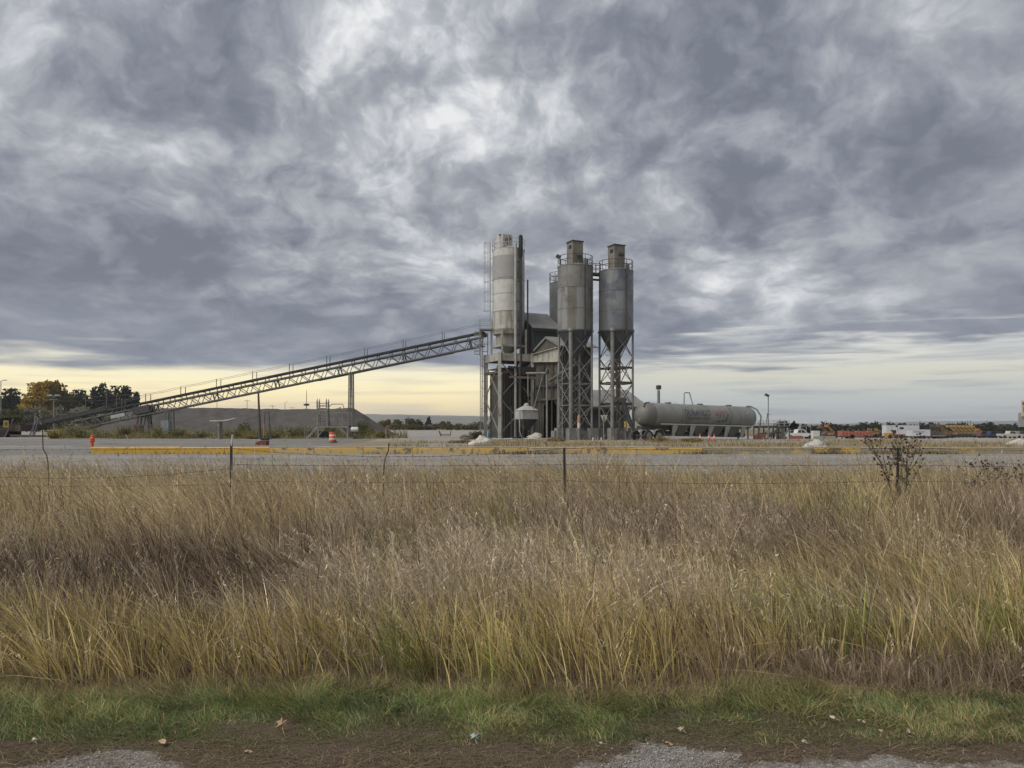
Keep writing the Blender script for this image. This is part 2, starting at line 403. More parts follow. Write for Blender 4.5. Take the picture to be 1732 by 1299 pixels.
# ------------------------------------------------------------------ far hills
def hills(name, x0, x1, D, hfun, depth, c1, c2, nx=160, ny=9):
    V = []; F = []
    for j in range(ny):
        t = j/(ny-1); prof = math.sin(math.pi*min(1, t*1.02)/2)**.8 if t < .75 else 1-(t-.75)*2
        for i in range(nx):
            x = x0+(x1-x0)*i/(nx-1); hh = hfun(x)
            r = float(fbm(np.array([x/260.0]), np.array([t*7.0]), 11, 4)[0])-.5
            V.append((x, D+depth*t, -8+(hh+8)*prof+r*hh*.35*(1-abs(2*t-1))))
    F = [(j*nx+i, j*nx+i+1, (j+1)*nx+i+1, (j+1)*nx+i) for j in range(ny-1) for i in range(nx-1)]
    me = bpy.data.meshes.new(name); me.from_pydata(V, [], F); me.update(); me.shade_smooth()
    me.materials.append(mat(name, c1, c2, .004, .95, lo=.42, hi=.6, spec=.05, dirt=(tuple(k*.5 for k in c2), .02, .6, .68, .7)))
    o = bpy.data.objects.new(name, me); COL.objects.link(o); return struct(o)
def hl(x):                                   # bench beyond the yard, higher on the left
    s = x/3300.0
    base = float(np.interp(s, [-1.2, -.7, -.28, -.16, -.03, .1, .3, .6, 1.2], [52, 56, 60, 62, 52, 43, 26, 10, 8]))
    return base+10*float(fbm(np.array([x/420.0]), np.array([.5]), 3, 4)[0])
hills('bench_hills', -4400, 4400, 2900, hl, 900, (.15, .135, .10), (.10, .10, .075))
def hr(x):
    s = x/5000.0
    return float(np.interp(s, [-1, 0, .22, .40, .52, .60, .9], [40, 33, 29, 18, 36, 45, 40]))+9*float(fbm(np.array([x/600.0]), np.array([.5]), 9, 4)[0])
hills('mountain_range', -5500, 5500, 4300, hr, 1200, (.13, .13, .12), (.10, .10, .095))

# ------------------------------------------------------------------ grass
GM = leaf_mat('grass', .42)
def blades(name, P, H, lean, width, cols_b, cols_t, curl=.35, r=rng, rows=4, material=None):
    """tapered, bent blades: P (n,3) roots, H heights, lean (n,2) tip offset per height, width at the base"""
    n = len(P); az = r.uniform(0, 2*np.pi, n); sx = np.cos(az)*width/2; sy = np.sin(az)*width/2
    ts = np.linspace(0, 1, rows); V = np.zeros((n, rows*2-1, 3), dtype=np.float32); C = np.zeros((n, rows*2-1, 3), dtype=np.float32)
    for k, t in enumerate(ts):
        b = t*(1-curl)+curl*t*t*1.0
        cx = P[:, 0]+lean[:, 0]*H*(t*.35+.65*t*t); cy = P[:, 1]+lean[:, 1]*H*(t*.35+.65*t*t)
        L = np.sqrt((lean**2).sum(1)); cz = P[:, 2]+H*t*(1-.22*np.minimum(L, 1.6)*t)
        wv = (1-t)**.6 if k else 1.0
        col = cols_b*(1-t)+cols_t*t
        if k < rows-1:
            V[:, 2*k] = np.stack([cx-sx*wv, cy-sy*wv, cz], 1); V[:, 2*k+1] = np.stack([cx+sx*wv, cy+sy*wv, cz], 1)
            C[:, 2*k] = col; C[:, 2*k+1] = col
        else: V[:, 2*k] = np.stack([cx, cy, cz], 1); C[:, 2*k] = col
    m = rows*2-1; base = (np.arange(n)*m)[:, None]; lp = []; cnt = []
    quads = [[2*k, 2*k+1, 2*k+3, 2*k+2] for k in range(rows-2)]; tri = [2*rows-4, 2*rows-3, 2*rows-2]
    pat = np.array(sum(quads, [])+tri); loops = (base+pat[None, :]).ravel()
    st = np.array([4*k for k in range(rows-1)]); starts = ((np.arange(n)*len(pat))[:, None]+st[None, :]).ravel()
    ob = np_mesh(name, V.reshape(-1, 3), loops, starts, C.reshape(-1, 3), material or GM); return struct(ob, 'stuff')

def scatter(D0, D1, dens, r, spread=.70, extra=3.4):
    """random points on the field in front of the camera position, wider than the view"""
    wmax = spread*D1+extra; n = int(dens*2*wmax*(D1-D0)); x = r.uniform(-wmax, wmax, n); y = r.uniform(D0, D1, n)
    k = np.abs(x) < spread*y+extra; return x[k], y[k]

def field_tone(x, y):
    """0..1 maps over the field: straw, brown, green, pale"""
    a = fbm(x*.55, y*.55, 21, 4); b = fbm(x*.9+9, y*.9, 33, 4); c = fbm(x*1.3, y*1.3+4, 57, 4); return a, b, c
def sm(v, a, b): t = np.clip((v-a)/(b-a), 0, 1); return t*t*(3-2*t)

def front_edge(x): return 4.62+.30*(fbm(x*1.1, x*0+.3, 71, 4)-.5)*2+.10*(vnoise(x*5, x*0, 73)-.5)

def tall_grass():
    r = np.random.default_rng(11); X = []; Y = []; OX = []; OY = []; TH_ = []; TT = []
    for D0, D1, dn in ((4.3, 6.5, 560), (6.5, 9, 400), (9, 13, 300), (13, 19.2, 260)):          # loose stems between the tufts
        a, b = scatter(D0, D1, dn, r); X.append(a); Y.append(b); OX.append(0*a); OY.append(0*a); TH_.append(r.uniform(.6, 1.0, len(a))); TT.append(r.uniform(0, 1, len(a)))
    for D0, D1, dt, kk, sp in ((4.3, 6.5, 36, 24, .045), (6.5, 9, 27, 21, .052), (9, 13, 19, 18, .062), (13, 19.2, 13, 16, .075)):   # tufts, splaying from one foot
        a, b = scatter(D0, D1, dt, r); q = np.maximum(4, r.poisson(kk*r.uniform(.4, 1.5, len(a)))); i = np.repeat(np.arange(len(a)), q); m = len(i); ang = r.uniform(0, 2*np.pi, m); rad = np.abs(r.normal(0, 1, m))
        X.append(a[i]+np.cos(ang)*rad*sp); Y.append(b[i]+np.sin(ang)*rad*sp); OX.append(np.cos(ang)*rad*.22); OY.append(np.sin(ang)*rad*.22); TH_.append((r.uniform(.62, 1.3, len(a)))[i]); TT.append(r.uniform(0, 1, len(a))[i])
    x = np.concatenate(X); y = np.concatenate(Y); ox = np.concatenate(OX); oy = np.concatenate(OY); th = np.concatenate(TH_); tt = np.concatenate(TT)
    a, b, c = field_tone(x, y); tuft = fbm(x*3.2, y*3.2, 19, 3)
    keep = (y > front_edge(x)+r.uniform(-.06, .16, len(x))) & (y < 18.3+.7*vnoise(x*.8, x*0, 5))
    x, y, a, b, c, tuft, ox, oy, th, tt = [v[keep] for v in (x, y, a, b, c, tuft, ox, oy, th, tt)]; n = len(x); s = x/y
    # tones: straw-gold, grey-brown, olive green, pale pinkish seed grass
    straw = np.array((.57, .465, .255)); brown = np.array((.40, .315, .225)); olive = np.array((.31, .305, .105)); pale = np.array((.68, .58, .445)); dark = np.array((.150, .104, .078)); gold = np.array((.50, .405, .16))
    front = sm(y, 6.1, 5.1)                                                    # the tall green-gold stand at the near edge
    wb = np.clip(sm(a, .44, .66)*.85+.5*sm(y, 7.2, 8.4)*sm(y, 12.5, 10.0), 0, 1)*(1-.8*front)
    leftdark = sm(s, -.20, -.36)*sm(y, 5.7, 6.4)*sm(y, 9.2, 7.6); wb = np.clip(wb+.8*leftdark, 0, 1)
    rightbrown = sm(s, .16, .34)*sm(y, 5.3, 4.8); wb = np.clip(wb+rightbrown, 0, 1)
    wo = np.clip(sm(b, .52, .66)*.55+.30*front*sm(c, .42, .62)+.10*sm(y, 7.0, 5.0), 0, .7)*(1-.6*leftdark)*(1-.8*rightbrown)
    wp = np.exp(-((s+.03)/.22)**2)*np.exp(-((y-6.7)/1.0)**2)*.9+.55*sm(c, .55, .68)*(1-front)
    wst = sm(y, 12.5, 15.5)                                                    # bleached strip along the road
    col = straw*(1-wb[:, None])+brown*wb[:, None]; col = np.where((r.uniform(0, 1, n) < .5*front*(1-rightbrown))[:, None], gold, col)
    # whole tufts share a tone
    tone = .25+.75*(tt*.75+r.uniform(0, 1, n)*.25)
    col = np.where((tone < wo*.9)[:, None], olive, col)
    col = np.where((r.uniform(0, 1, n) < wp*.7)[:, None], pale, col); col = np.where((r.uniform(0, 1, n) < wst*.75)[:, None], np.array((.47, .375, .225)), col)
    col = np.where((r.uniform(0, 1, n) < .10+.58*leftdark)[:, None], dark, col)
    pale_draw = r.uniform(0, 1, n); col = col*np.where(pale_draw > .86, 1.58, 1.18)[:, None]*r.uniform(.45, 1.32, (n, 1))*(.58+.78*((tt*7.13) % 1.0))[:, None]*(.8+.4*fbm(x*1.3, y*1.3, 87, 3))[:, None]*r.uniform(.94, 1.06, (n, 3))  # a random share of stems is paler
    H = (.36+.30*fbm(x*.5, y*.5, 91, 3)+.12*(tuft-.35))*th*r.uniform(.55, 1.15, n)
    H *= np.where(y < 5.1, .86+.10*sm(y, 4.6, 5.1), 1.0)*(1+.62*sm(y, 6.8, 11.5)); H *= 1-.20*leftdark; H *= 1-.30*rightbrown
    # wind-laid patches, tufts splaying out, a share of broken stems
    lodge = sm(fbm(x*.42, y*.42, 41, 3), .46, .74)*(1-.6*front); wa = 6.28*((tt*3.7) % 1.0); wl = .42*((tt*11.3) % 1.0)
    wind = .20+.62*lodge; lx = -wind*r.uniform(.5, 1.4, n)+r.normal(0, .13, n)+wl*np.cos(wa)+ox; ly = r.normal(0, .15, n)-.05+wl*np.sin(wa)*.7+oy
    brk = r.uniform(0, 1, n) < .10; lx = np.where(brk, r.normal(-.5, 1.1, n), lx); ly = np.where(brk, r.normal(0, .8, n), ly)
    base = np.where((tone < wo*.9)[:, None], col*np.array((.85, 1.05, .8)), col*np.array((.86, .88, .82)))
    P = np.stack([x, y, np.interp(y, [16, 20], [0, .06])], 1)
    wd = np.interp(y, [4.5, 7, 10, 13, 18], [.0080, .0100, .0125, .0150, .0175])*r.uniform(.45, 1.5, n)
    lean = np.stack([lx, ly], 1)
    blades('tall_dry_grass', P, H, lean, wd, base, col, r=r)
    print('tall grass blades', n)
    # seed heads on taller stems, in drifts
    drift = sm(fbm(x*.9, y*.9, 103, 3), .42, .66); m = r.uniform(0, 1, n) < np.clip(.03+.26*wp*drift+.17*drift+.05*wst, 0, .4); i = np.where(m)[0]; k = len(i)
    Hs = H[i]*r.uniform(1.0, 1.30, k); ls = lean[i]*.8; Ls = np.sqrt((ls**2).sum(1)); tip = np.stack([x[i]+ls[:, 0]*Hs, y[i]+ls[:, 1]*Hs, P[i, 2]+Hs*(1-.22*np.minimum(Ls, 1.6))], 1)
    hc = (pale*.62+col[i]*.5)*r.uniform(.6, 1.1, (k, 1))
    blades('seed_stems', P[i], Hs*1.01, ls, np.full(k, .0042), hc*.8, hc*.9, r=r)
    per = 6; pts = []; cc = []
    dirv = np.stack([ls[:, 0]*1.3, ls[:, 1], np.full(k, .8)], 1); dirv /= np.linalg.norm(dirv, axis=1)[:, None]
    for q in range(per):
        pts.append(tip-dirv*(q*.020)+r.normal(0, .0035, (k, 3))); cc.append(hc*r.uniform(.8, 1.1, (k, 1)))
    pts = np.concatenate(pts); cc = np.concatenate(cc)
    sh = leaves('seed_heads', pts, np.where(pts[:, 1] < 9, .021, .026), cc, GM, None, (0, 0, 0), upright=1.8, r=r, asp=.20); struct(sh, 'stuff')
    # brown litter and bent old stems at the foot of the stand
    x, y = scatter(4.3, 6.2, 1900, r); k = (y > front_edge(x)-.12+r.uniform(-.05, .1, len(x))); x, y = x[k], y[k]; n = len(x)
    col = np.where((r.uniform(0, 1, n) < .7)[:, None], np.array((.24, .18, .14)), np.array((.42, .33, .22)))*r.uniform(.55, 1.25, (n, 1))
    blades('old_grass_litter', np.stack([x, y, np.zeros(n)], 1), r.uniform(.06, .26, n), np.stack([r.normal(-.1, .7, n), r.normal(-.1, .6, n)], 1), r.uniform(.003, .006, n), col, col, r=r, rows=3)

def verge():
    r = np.random.default_rng(12); x, y = scatter(3.74, 4.95, 15000, r, .72, 2.4)
    fe = front_edge(x); nz = fbm(x*2.2, y*2.2, 81, 4); lo = 3.85+.12*(fbm(x*1.5, x*0, 61, 3)-.5)
    dens = sm(y, fe+.16, fe-.02)*sm(y, lo-.05, lo+.16)*(.50+.9*sm(nz, .3, .55)); dens = np.where((x > 1.35) & (x < 1.75) & (y < 4.12), dens*.3, dens)
    k = r.uniform(0, 1, len(x)) < dens; x, y, nz, fe = x[k], y[k], nz[k], fe[k]; n = len(x)
    green = np.array((.255, .30, .115)); blue = np.array((.175, .225, .105)); dry = np.array((.45, .37, .20))
    w = vnoise(x*5, y*5, 8)*.6+r.uniform(0, 1, n)*.4; col = np.where((w < .45)[:, None], blue, green); col = np.where((r.uniform(0, 1, n) < .17+.55*sm(y, fe-.25, fe+.02)+.3*sm(fbm(x*1.2, y*2, 83, 3), .5, .65))[:, None], dry, col)
    col = col*r.uniform(.6, 1.35, (n, 1))*(.75+.5*vnoise(x*7, y*7, 9))[:, None]*r.uniform(.92, 1.08, (n, 3))
    H = (.028+.062*sm(y, 4.0, 4.5)+.11*(nz-.45))*r.uniform(.5, 1.45, n); H = np.maximum(H, .015); az = 6.28*vnoise(x*6, y*6, 14)+r.normal(0, 1.0, n); L = r.uniform(.2, 1.5, n)
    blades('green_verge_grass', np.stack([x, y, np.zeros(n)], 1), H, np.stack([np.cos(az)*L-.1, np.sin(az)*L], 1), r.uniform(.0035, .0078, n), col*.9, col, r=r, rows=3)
    print('verge blades', n)
    # matted dead grass along the edge of the gravel
    x, y = scatter(3.35, 4.45, 17000, r, .72, 2.4); d = sm(y, 4.45, 4.05)*(1-.82*gravel_mask(x, y))*(.35+.9*sm(fbm(x*3, y*4, 65, 3), .3, .6))
    k = r.uniform(0, 1, len(x)) < d*.8; x, y = x[k], y[k]; n = len(x); az = r.uniform(0, 2*np.pi, n); L = r.uniform(1.5, 5.0, n)
    pk = r.uniform(0, 1, n); col = np.where((pk < .66)[:, None], np.array((.24, .180, .130)), np.array((.42, .34, .235))); col = np.where((pk > .85-.35*sm(y, 3.72, 4.0))[:, None], np.array((.15, .185, .075)), col)*r.uniform(.5, 1.3, (n, 1))
    blades('matted_dead_grass', np.stack([x, y, np.full(n, .010)], 1), r.uniform(.008, .034, n), np.stack([np.cos(az)*L, np.sin(az)*L*.7], 1), r.uniform(.0025, .0055, n), col, col, r=r, rows=3)
    # loose stones
    x, y = scatter(3.2, 4.05, 6500, r, .72, 2.4); k = r.uniform(0, 1, len(x)) < gravel_mask(x, y)*.95+.02; x, y = x[k], y[k]; n = len(x)
    s = r.gamma(3, .0008, n)+.0012; o = np.array([[1, 0, 0], [0, 1, 0], [-1, 0, 0], [0, -1, 0], [0, 0, .7], [0, 0, -.7]]); az = r.uniform(0, 6.3, n)
    R = np.stack([np.stack([np.cos(az), -np.sin(az), 0*az], 1), np.stack([np.sin(az), np.cos(az), 0*az], 1), np.stack([0*az, 0*az, 1+0*az], 1)], 1)
    V = np.einsum('nij,kj->nki', R, o)*(s[:, None, None]*r.uniform(.6, 1.4, (n, 6, 1)))+np.stack([x, y, .014+s*.25], 1)[:, None, :]
    T = np.array([[0, 1, 4], [1, 2, 4], [2, 3, 4], [3, 0, 4], [1, 0, 5], [2, 1, 5], [3, 2, 5], [0, 3, 5]]).ravel()
    loops = ((np.arange(n)*6)[:, None]+T[None, :]).ravel(); cg = np.repeat(np.array((.31, .295, .275))*r.uniform(.5, 1.3, (n, 1)), 6, 0)
    st = np_mesh('loose_gravel', V.reshape(-1, 3), loops, np.arange(0, len(loops), 3), cg, leaf_mat('stone_grains', 0.0)); struct(st, 'stuff')

def dry_strip():
    """ragged dry weeds between the kerb and the plant, and along the base of the kerb"""
    r = np.random.default_rng(13); n0 = 42000; y = r.uniform(42.6, 76, n0); x = r.uniform(-1, 1, n0)*(.74*y); s = x/y; nz = fbm(x*.16, y*.22, 24, 4)
    d = np.where(s > -.16, sm(nz, .36, .6), .25*sm(nz, .5, .7)*(y < 48)); d = np.where((s > -.11) & (s < -.05), d*.25, d); d *= sm(y, 77, 68)
    d = np.where(y < 45.0, np.maximum(d, .55*sm(s, -.33, -.2)), d)
    k = r.uniform(0, 1, n0) < d; x, y, nz = x[k], y[k], nz[k]; n = len(x)
    col = np.where((r.uniform(0, 1, n) < .8)[:, None], np.array((.44, .345, .195)), np.array((.18, .17, .08)))*r.uniform(.6, 1.25, (n, 1)); H = r.uniform(.10, .34, n)*(.6+nz)
    P = np.stack([x, y, np.array([g(a, b) for a, b in zip(x, y)])], 1)
    blades('dry_weeds', P, H, np.stack([r.normal(-.15, .35, n), r.normal(0, .3, n)], 1), r.uniform(.025, .06, n), col*.9, col, r=r, rows=3)
    n = 9000; x = r.uniform(-22, 31, n); nz = fbm(x*.35, x*0, 25, 3); k = r.uniform(0, 1, n) < sm(nz, .42, .66)*np.where(x < -9, .10, np.where(x < 0, .45, 1.0)); x = x[k]; n = len(x); y = 41.9-r.uniform(0, .35, n)
    col = np.where((r.uniform(0, 1, n) < .6)[:, None], np.array((.20, .17, .085)), np.array((.40, .31, .17)))*r.uniform(.5, 1.2, (n, 1))
    blades('kerb_weeds', np.stack([x, y, np.full(n, .18)], 1), r.uniform(.06, .30, n), np.stack([r.normal(0, .4, n), r.normal(-.1, .3, n)], 1), r.uniform(.02, .05, n), col, col, r=r, rows=3)

def pile_weeds():
    r = np.random.default_rng(14); n0 = 26000; y = r.uniform(83, 95, n0); px = r.uniform(95, 690, n0); x = (px-CXP)/FPX*y; nz = fbm(x*.33, y*.5, 44, 4); n2 = fbm(x*.12, y*.2, 45, 3)
    d = sm(nz, .36, .60)*(.25+.9*n2)*np.where(px > 660, .3, 1.0); k = r.uniform(0, 1, n0) < d; x, y, nz, n2, px = x[k], y[k], nz[k], n2[k], px[k]; n = len(x)
    c = np.array([(.15, .155, .065), (.21, .19, .085), (.33, .28, .11), (.27, .22, .13)])[np.minimum(3, (vnoise(x*.4, y*.6, 46)*2.2+r.uniform(0, 1.9, n)).astype(int))]*r.uniform(.55, 1.3, (n, 1))
    H = (.30+2.3*np.clip(nz-.4, 0, 1)*2.0*n2+.7*sm(y, 86, 93))*r.uniform(.4, 1.2, n)*np.where(y < 85.5, .45, 1.0); P = np.stack([x, y, np.array([g(a, b) for a, b in zip(x, y)])], 1)
    blades('pile_weeds', P, H, np.stack([r.normal(-.05, .35, n), r.normal(0, .3, n)], 1), r.uniform(.03, .085, n), c*.9, c, r=r, rows=3)
tall_grass(); verge(); dry_strip(); pile_weeds()
# ------------------------------------------------------------------ plant materials
M_white = mat('silo_white_paint', (0.475, 0.480, 0.466), (0.387, 0.387, 0.370), .9, .6, streak=((.20, .165, .12), 2.4, .53, .72, .75), dirt=((.17, .15, .12), 1.8, .60, .74, .6), bump=.1)
M_white2 = mat('silo_white_weathered', (.40, .40, .375), (.33, .33, .305), 1.1, .65, streak=((.16, .125, .09), 2.8, .50, .66, .8), dirt=((.15, .13, .10), 2.2, .56, .66, .7), bump=.1)
M_galv3 = mat('galvanised_dulled', (.150, .145, .128), (.205, .21, .212), .5, .6, .1, streak=((.085, .078, .066), 1.3, .50, .64, .7))
M_galv = mat('galvanised_steel', (0.211, 0.222, 0.234), (0.140, 0.152, 0.172), .45, .5, .2, streak=((.13, .125, .12), 1.2, .47, .62, .6), dirt=((.085, .095, .14), .42, .50, .62, .75))
M_galv2 = mat('galvanised_stained', (.165, .160, .146), (.118, .113, .10), .4, .65, .1, streak=((.235, .245, .255), .9, .46, .58, .85), dirt=((.075, .068, .058), .6, .53, .66, .65))
M_cone = mat('dark_blue_steel', (0.094, 0.100, 0.119), (0.062, 0.066, 0.083), .8, .5, .3, streak=((.11, .11, .11), 2.0, .55, .75, .5))
M_leg = mat('grey_painted_steel', (0.203, 0.206, 0.206), (0.143, 0.143, 0.141), 1.5, .6, dirt=((.13, .09, .06), 2.5, .58, .7, .7))
M_cream = mat('cream_painted_steel', (.375, .375, .335), (.29, .287, .255), 1.0, .65, streak=((.13, .105, .08), 2.2, .50, .66, .8), dirt=((.10, .085, .065), 2.0, .56, .68, .75))
M_rusty = mat('rusty_dark_steel', (.070, .058, .050), (.105, .075, .055), 2.0, .8)
M_dark = mat('dark_steel', (.045, .046, .05), (.075, .072, .070), 2.0, .6, .2)
M_black = mat('black_rubber', (.018, .018, .019), (.035, .034, .033), 4.0, .8)
M_green = mat('green_siding', (0.044, 0.058, 0.058), (0.056, 0.068, 0.066), .6, .6, streak=((.10, .10, .09), 2.0, .56, .74, .5))
M_tan = mat('tan_siding_lit', (.115, .110, .097), (.088, .084, .075), .6, .7, streak=((.06, .056, .048), 1.8, .48, .68, .7))  # lit tone of the siding, for the left-facing walls
M_brown_shade = mat('brown_and_shade_siding', (0.063, 0.059, 0.052), (0.044, 0.042, 0.037), .6, .7, streak=((.055, .05, .044), 1.8, .48, .68, .6))  # brown of the shed; also painted shade on the batch house's other walls
M_roof = mat('roof_metal', (0.211, 0.208, 0.195), (0.161, 0.158, 0.149), .5, .5, .1, streak=((.19, .16, .125), 1.0, .55, .7, .5))
M_conc = mat('concrete', (0.210, 0.203, 0.189), (0.150, 0.147, 0.136), 1.6, .9, streak=((.13, .12, .105), 1.6, .52, .7, .6), bump=.3)
M_pale = mat('pale_metal', (0.368, 0.376, 0.368), (0.288, 0.292, 0.280), 2.0, .55)
M_truss = mat('truss_steel', (0.135, 0.135, 0.132), (0.092, 0.091, 0.087), 1.2, .65, dirt=((.10, .075, .055), 1.5, .55, .7, .7))
M_belt = mat('conveyor_belt', (.030, .030, .032), (.05, .048, .047), 1.5, .7)

TH = math.radians(25); U = Vector((math.cos(TH), math.sin(TH), 0)); V_ = Vector((-math.sin(TH), math.cos(TH), 0)); ZZ = Vector((0, 0, 1))
N0 = Vector((PX(845, 84), 84, 0))
def pl(u, v, z=0.0): return N0+U*u+V_*v+ZZ*z          # plant axes: u right-away, v left-away
def P1(name, m, parent, *a, **k):                      # one straight member = one part
    mb = MB(); mb.bar(*a, **k); return mb.build(name, m, parent)
def ring_rail(parent, c, r, z, hgt, m, n_posts=14, a0=0, a1=2*math.pi, name='railing'):
    mb = MB(); K = 36
    for zz in (z+hgt, z+hgt*.55): mb.path([Vector((c[0]+r*math.cos(a0+(a1-a0)*i/K), c[1]+r*math.sin(a0+(a1-a0)*i/K), zz)) for i in range(K+1)], .032, 5)
    rl = mb.build(name, m, parent)
    for i in range(n_posts):
        a = a0+(a1-a0)*i/n_posts; p = Vector((c[0]+r*math.cos(a), c[1]+r*math.sin(a), z)); mb = MB(); mb.tube(p-ZZ*.25, p+ZZ*hgt, .03, n=5); mb.build('rail_post', m, rl)
    return rl
def ladder(parent, p, z0, z1, out, m, cage=None, name='ladder', w=.42):
    """ladder against a vertical at p; out = horizontal unit vector away from the wall"""
    out = Vector(out).normalized(); side = ZZ.cross(out); mb = MB()
    for s in (-1, 1): mb.bar(p+side*s*w/2+ZZ*z0, p+side*s*w/2+ZZ*z1, .06)
    z = z0+.2
    while z < z1-.1: mb.bar(p-side*w/2+ZZ*z, p+side*w/2+ZZ*z, .03); z += .33
    z = z0+.8
    while z < z1: mb.bar(p+ZZ*z, p-out*.28+ZZ*z, .05); z += 2.4
    ld = mb.build(name, m, parent)
    if cage:
        mb = MB(); zz = cage[0]
        while zz <= cage[1]+.01:
            mb.path([p+out*(.36+.36*math.sin(a))+side*(.38*math.cos(a))*1.0+ZZ*zz for a in [math.pi*(-.25+1.5*i/12) for i in range(13)]], .022, 4); zz += (cage[1]-cage[0])/7
        for k in range(5):
            a = math.pi*(-.12+1.24*k/4); q = p+out*(.36+.36*math.sin(a))+side*(.38*math.cos(a)); mb.bar(q+ZZ*cage[0], q+ZZ*cage[1], .035)
        mb.build('safety_cage', m, ld)
    return ld

M_seam = mat('dark_seam', (.17, .165, .155), (.27, .265, .25), 1.5, .7)
def seams(parent, x, y, R, zs, m=None):
    for z in zs: mb = MB(); mb.lathe([(R+.012, z-.02), (R+.030, z-.016), (R+.030, z+.016), (R+.012, z+.02)], (x, y, 0), 48); mb.build('weld_seam', m or M_seam, parent)
# ------------------------------------------------------------------ white cement silo on its frame
def white_silo():
    c = pl(2, 2); gz = .48; zt, zb, R = 21.6, 12.5, 1.80
    t = thing('cement_silo', 'tall white cement silo with caged ladder at the head of the conveyor', 'silo', (c.x, c.y, gz))
    for k, (a, b) in enumerate(((zb, 14.6), (14.6, 16.55), (16.55, 18.15), (18.15, 20.2), (20.2, zt))):     # plate courses
        mb = MB(); mb.lathe([(R+.006*(k % 2), a), (R+.006*(k % 2), b-.03), (R+.025, b-.03), (R+.025, b)], (c.x, c.y, 0), 48); mb.build('shell_course', M_white2 if k in (0, 3) else M_white, t)
    seams(t, c.x, c.y, R, (14.6, 16.55, 18.15, 12.62))
    mb = MB(); mb.lathe([(R, zt), (.9, zt+.35), (.0, zt+.40)], (c.x, c.y, 0), 40); mb.build('roof', M_white, t)
    mb = MB(); mb.lathe([(.05, 9.55), (.32, 9.6), (.5, 10.1), (1.25, 10.7), (1.42, 10.8), (1.42, 12.05), (1.72, 12.08), (1.72, 12.2), (R-.02, 12.5)], (c.x, c.y, 0), 40)
    hp = mb.build('hopper', mat('hopper_dull_paint', (.29, .285, .255), (.22, .21, .185), 1.0, .7, streak=((.12, .10, .08), 2.0, .5, .7, .7)), t)
    # blanked-out logo area on the front, built as a curved grey panel
    mb = MB(); a0, a1 = math.radians(-158), math.radians(-72); K = 16; vs = []; fs = []
    for z in (18.30, 20.75):
        for i in range(K+1): a = a0+(a1-a0)*i/K; vs.append((c.x+(R+.034)*math.cos(a), c.y+(R+.034)*math.sin(a), z))
    fs = [(i, i+1, K+2+i, K+1+i) for i in range(K)]; mb.add(vs, fs); mb.build('blanked_logo_panel', mat('grey_panel', (.30, .30, .30), (.275, .275, .275), 1, .7), t)
    ring_rail(t, c, R+.02, zt, 1.05, M_pale, 12)
    # bag filter housing
    fc = c+Vector((-.45, -.7, zt)); mb = MB(); mb.box(fc+ZZ*.80, (1.25, 1.35, 1.35), TH*1.3)
    fb = mb.build('filter_housing', M_white, t)
    mb = MB(); mb.prism([fc+Vector((-.66, -.75, 1.48)), fc+Vector((.66, -.45, 1.48)), fc+Vector((.60, .6, 1.62)), fc+Vector((-.6, .5, 1.62))], (0, 0, .07)); mb.build('filter_cap', M_white, fb)
    R3 = Matrix.Rotation(TH*1.3, 3, 'Z'); fn = fc+R3 @ Vector((0, -.71, .85))
    q = lambda x, z: fn+R3 @ Vector((x, -.02, z))
    mb = MB(); mb.path([q(.0, -.52), q(.0, -.1), q(-.02, .1), q(.02, .35), q(.18, .46), q(.34, .36), q(.36, .16), q(.22, .06)], .055, 6); mb.path([q(-.30, -.2), q(-.28, .25), q(-.2, .42)], .04, 6)
    mb.build('blower_pipe', M_dark, fb)
    mb = MB(); mb.box(fn+R3 @ Vector((0, -.05, -.84)), (1.0, .35, .14), TH*1.3); mb.build('hatch', M_black, fb)
    # fill pipes up the front right
    a = math.radians(-68); p = c+Vector((math.cos(a), math.sin(a), 0))*(R+.28); mb = MB(); mb.path([p+ZZ*.6, p+ZZ*(zt+.35)], .14, 8); f1 = mb.build('fill_pipe', M_pale, t)
    a = math.radians(-50); p2 = c+Vector((math.cos(a), math.sin(a), 0))*(R+.30); mb = MB(); mb.path([p2+ZZ*1.0, p2+ZZ*(zt-.4)], .14, 8); f2 = mb.build('discharge_pipe', M_dark, t)
    mb = MB(); mb.lathe([(.16, zt-1.2), (.22, zt-.9), (.24, zt+1.1), (.18, zt+1.32), (.02, zt+1.4)], (p2.x, p2.y, 0), 14); mb.build('hose_bend', M_black, f2)
    for z in (13.5, 15.6, 17.8, 19.9):
        P1('pipe_clip', M_dark, f1, p+ZZ*z, p2+ZZ*z, .07)
    mb = MB(); mb.tube(pl(3.72, .62, 9.85), pl(3.72, .62, 18.2), .09, n=8); mb.build('vent_pipe', M_rusty, t)
    # ladder up the left side, in two flights
    out = Vector((-.98, -.2, 0)); lp = c+out.normalized()*(R+.30)
    ladder(t, lp, 12.6, zt+1.0, out, M_pale, cage=(14.7, zt+.75))
    # frame: silo skirt posts, deck beams, columns, bracing
    L = 4.0; cor = [(0, 0), (L, 0), (L, L), (0, L)]
    for (u, v) in ((.55, .55), (3.45, .55), (3.45, 3.45), (.55, 3.45)):
        P1('skirt_post', M_cream, t, pl(u, v, 9.75), pl(u, v, 12.6), .24)
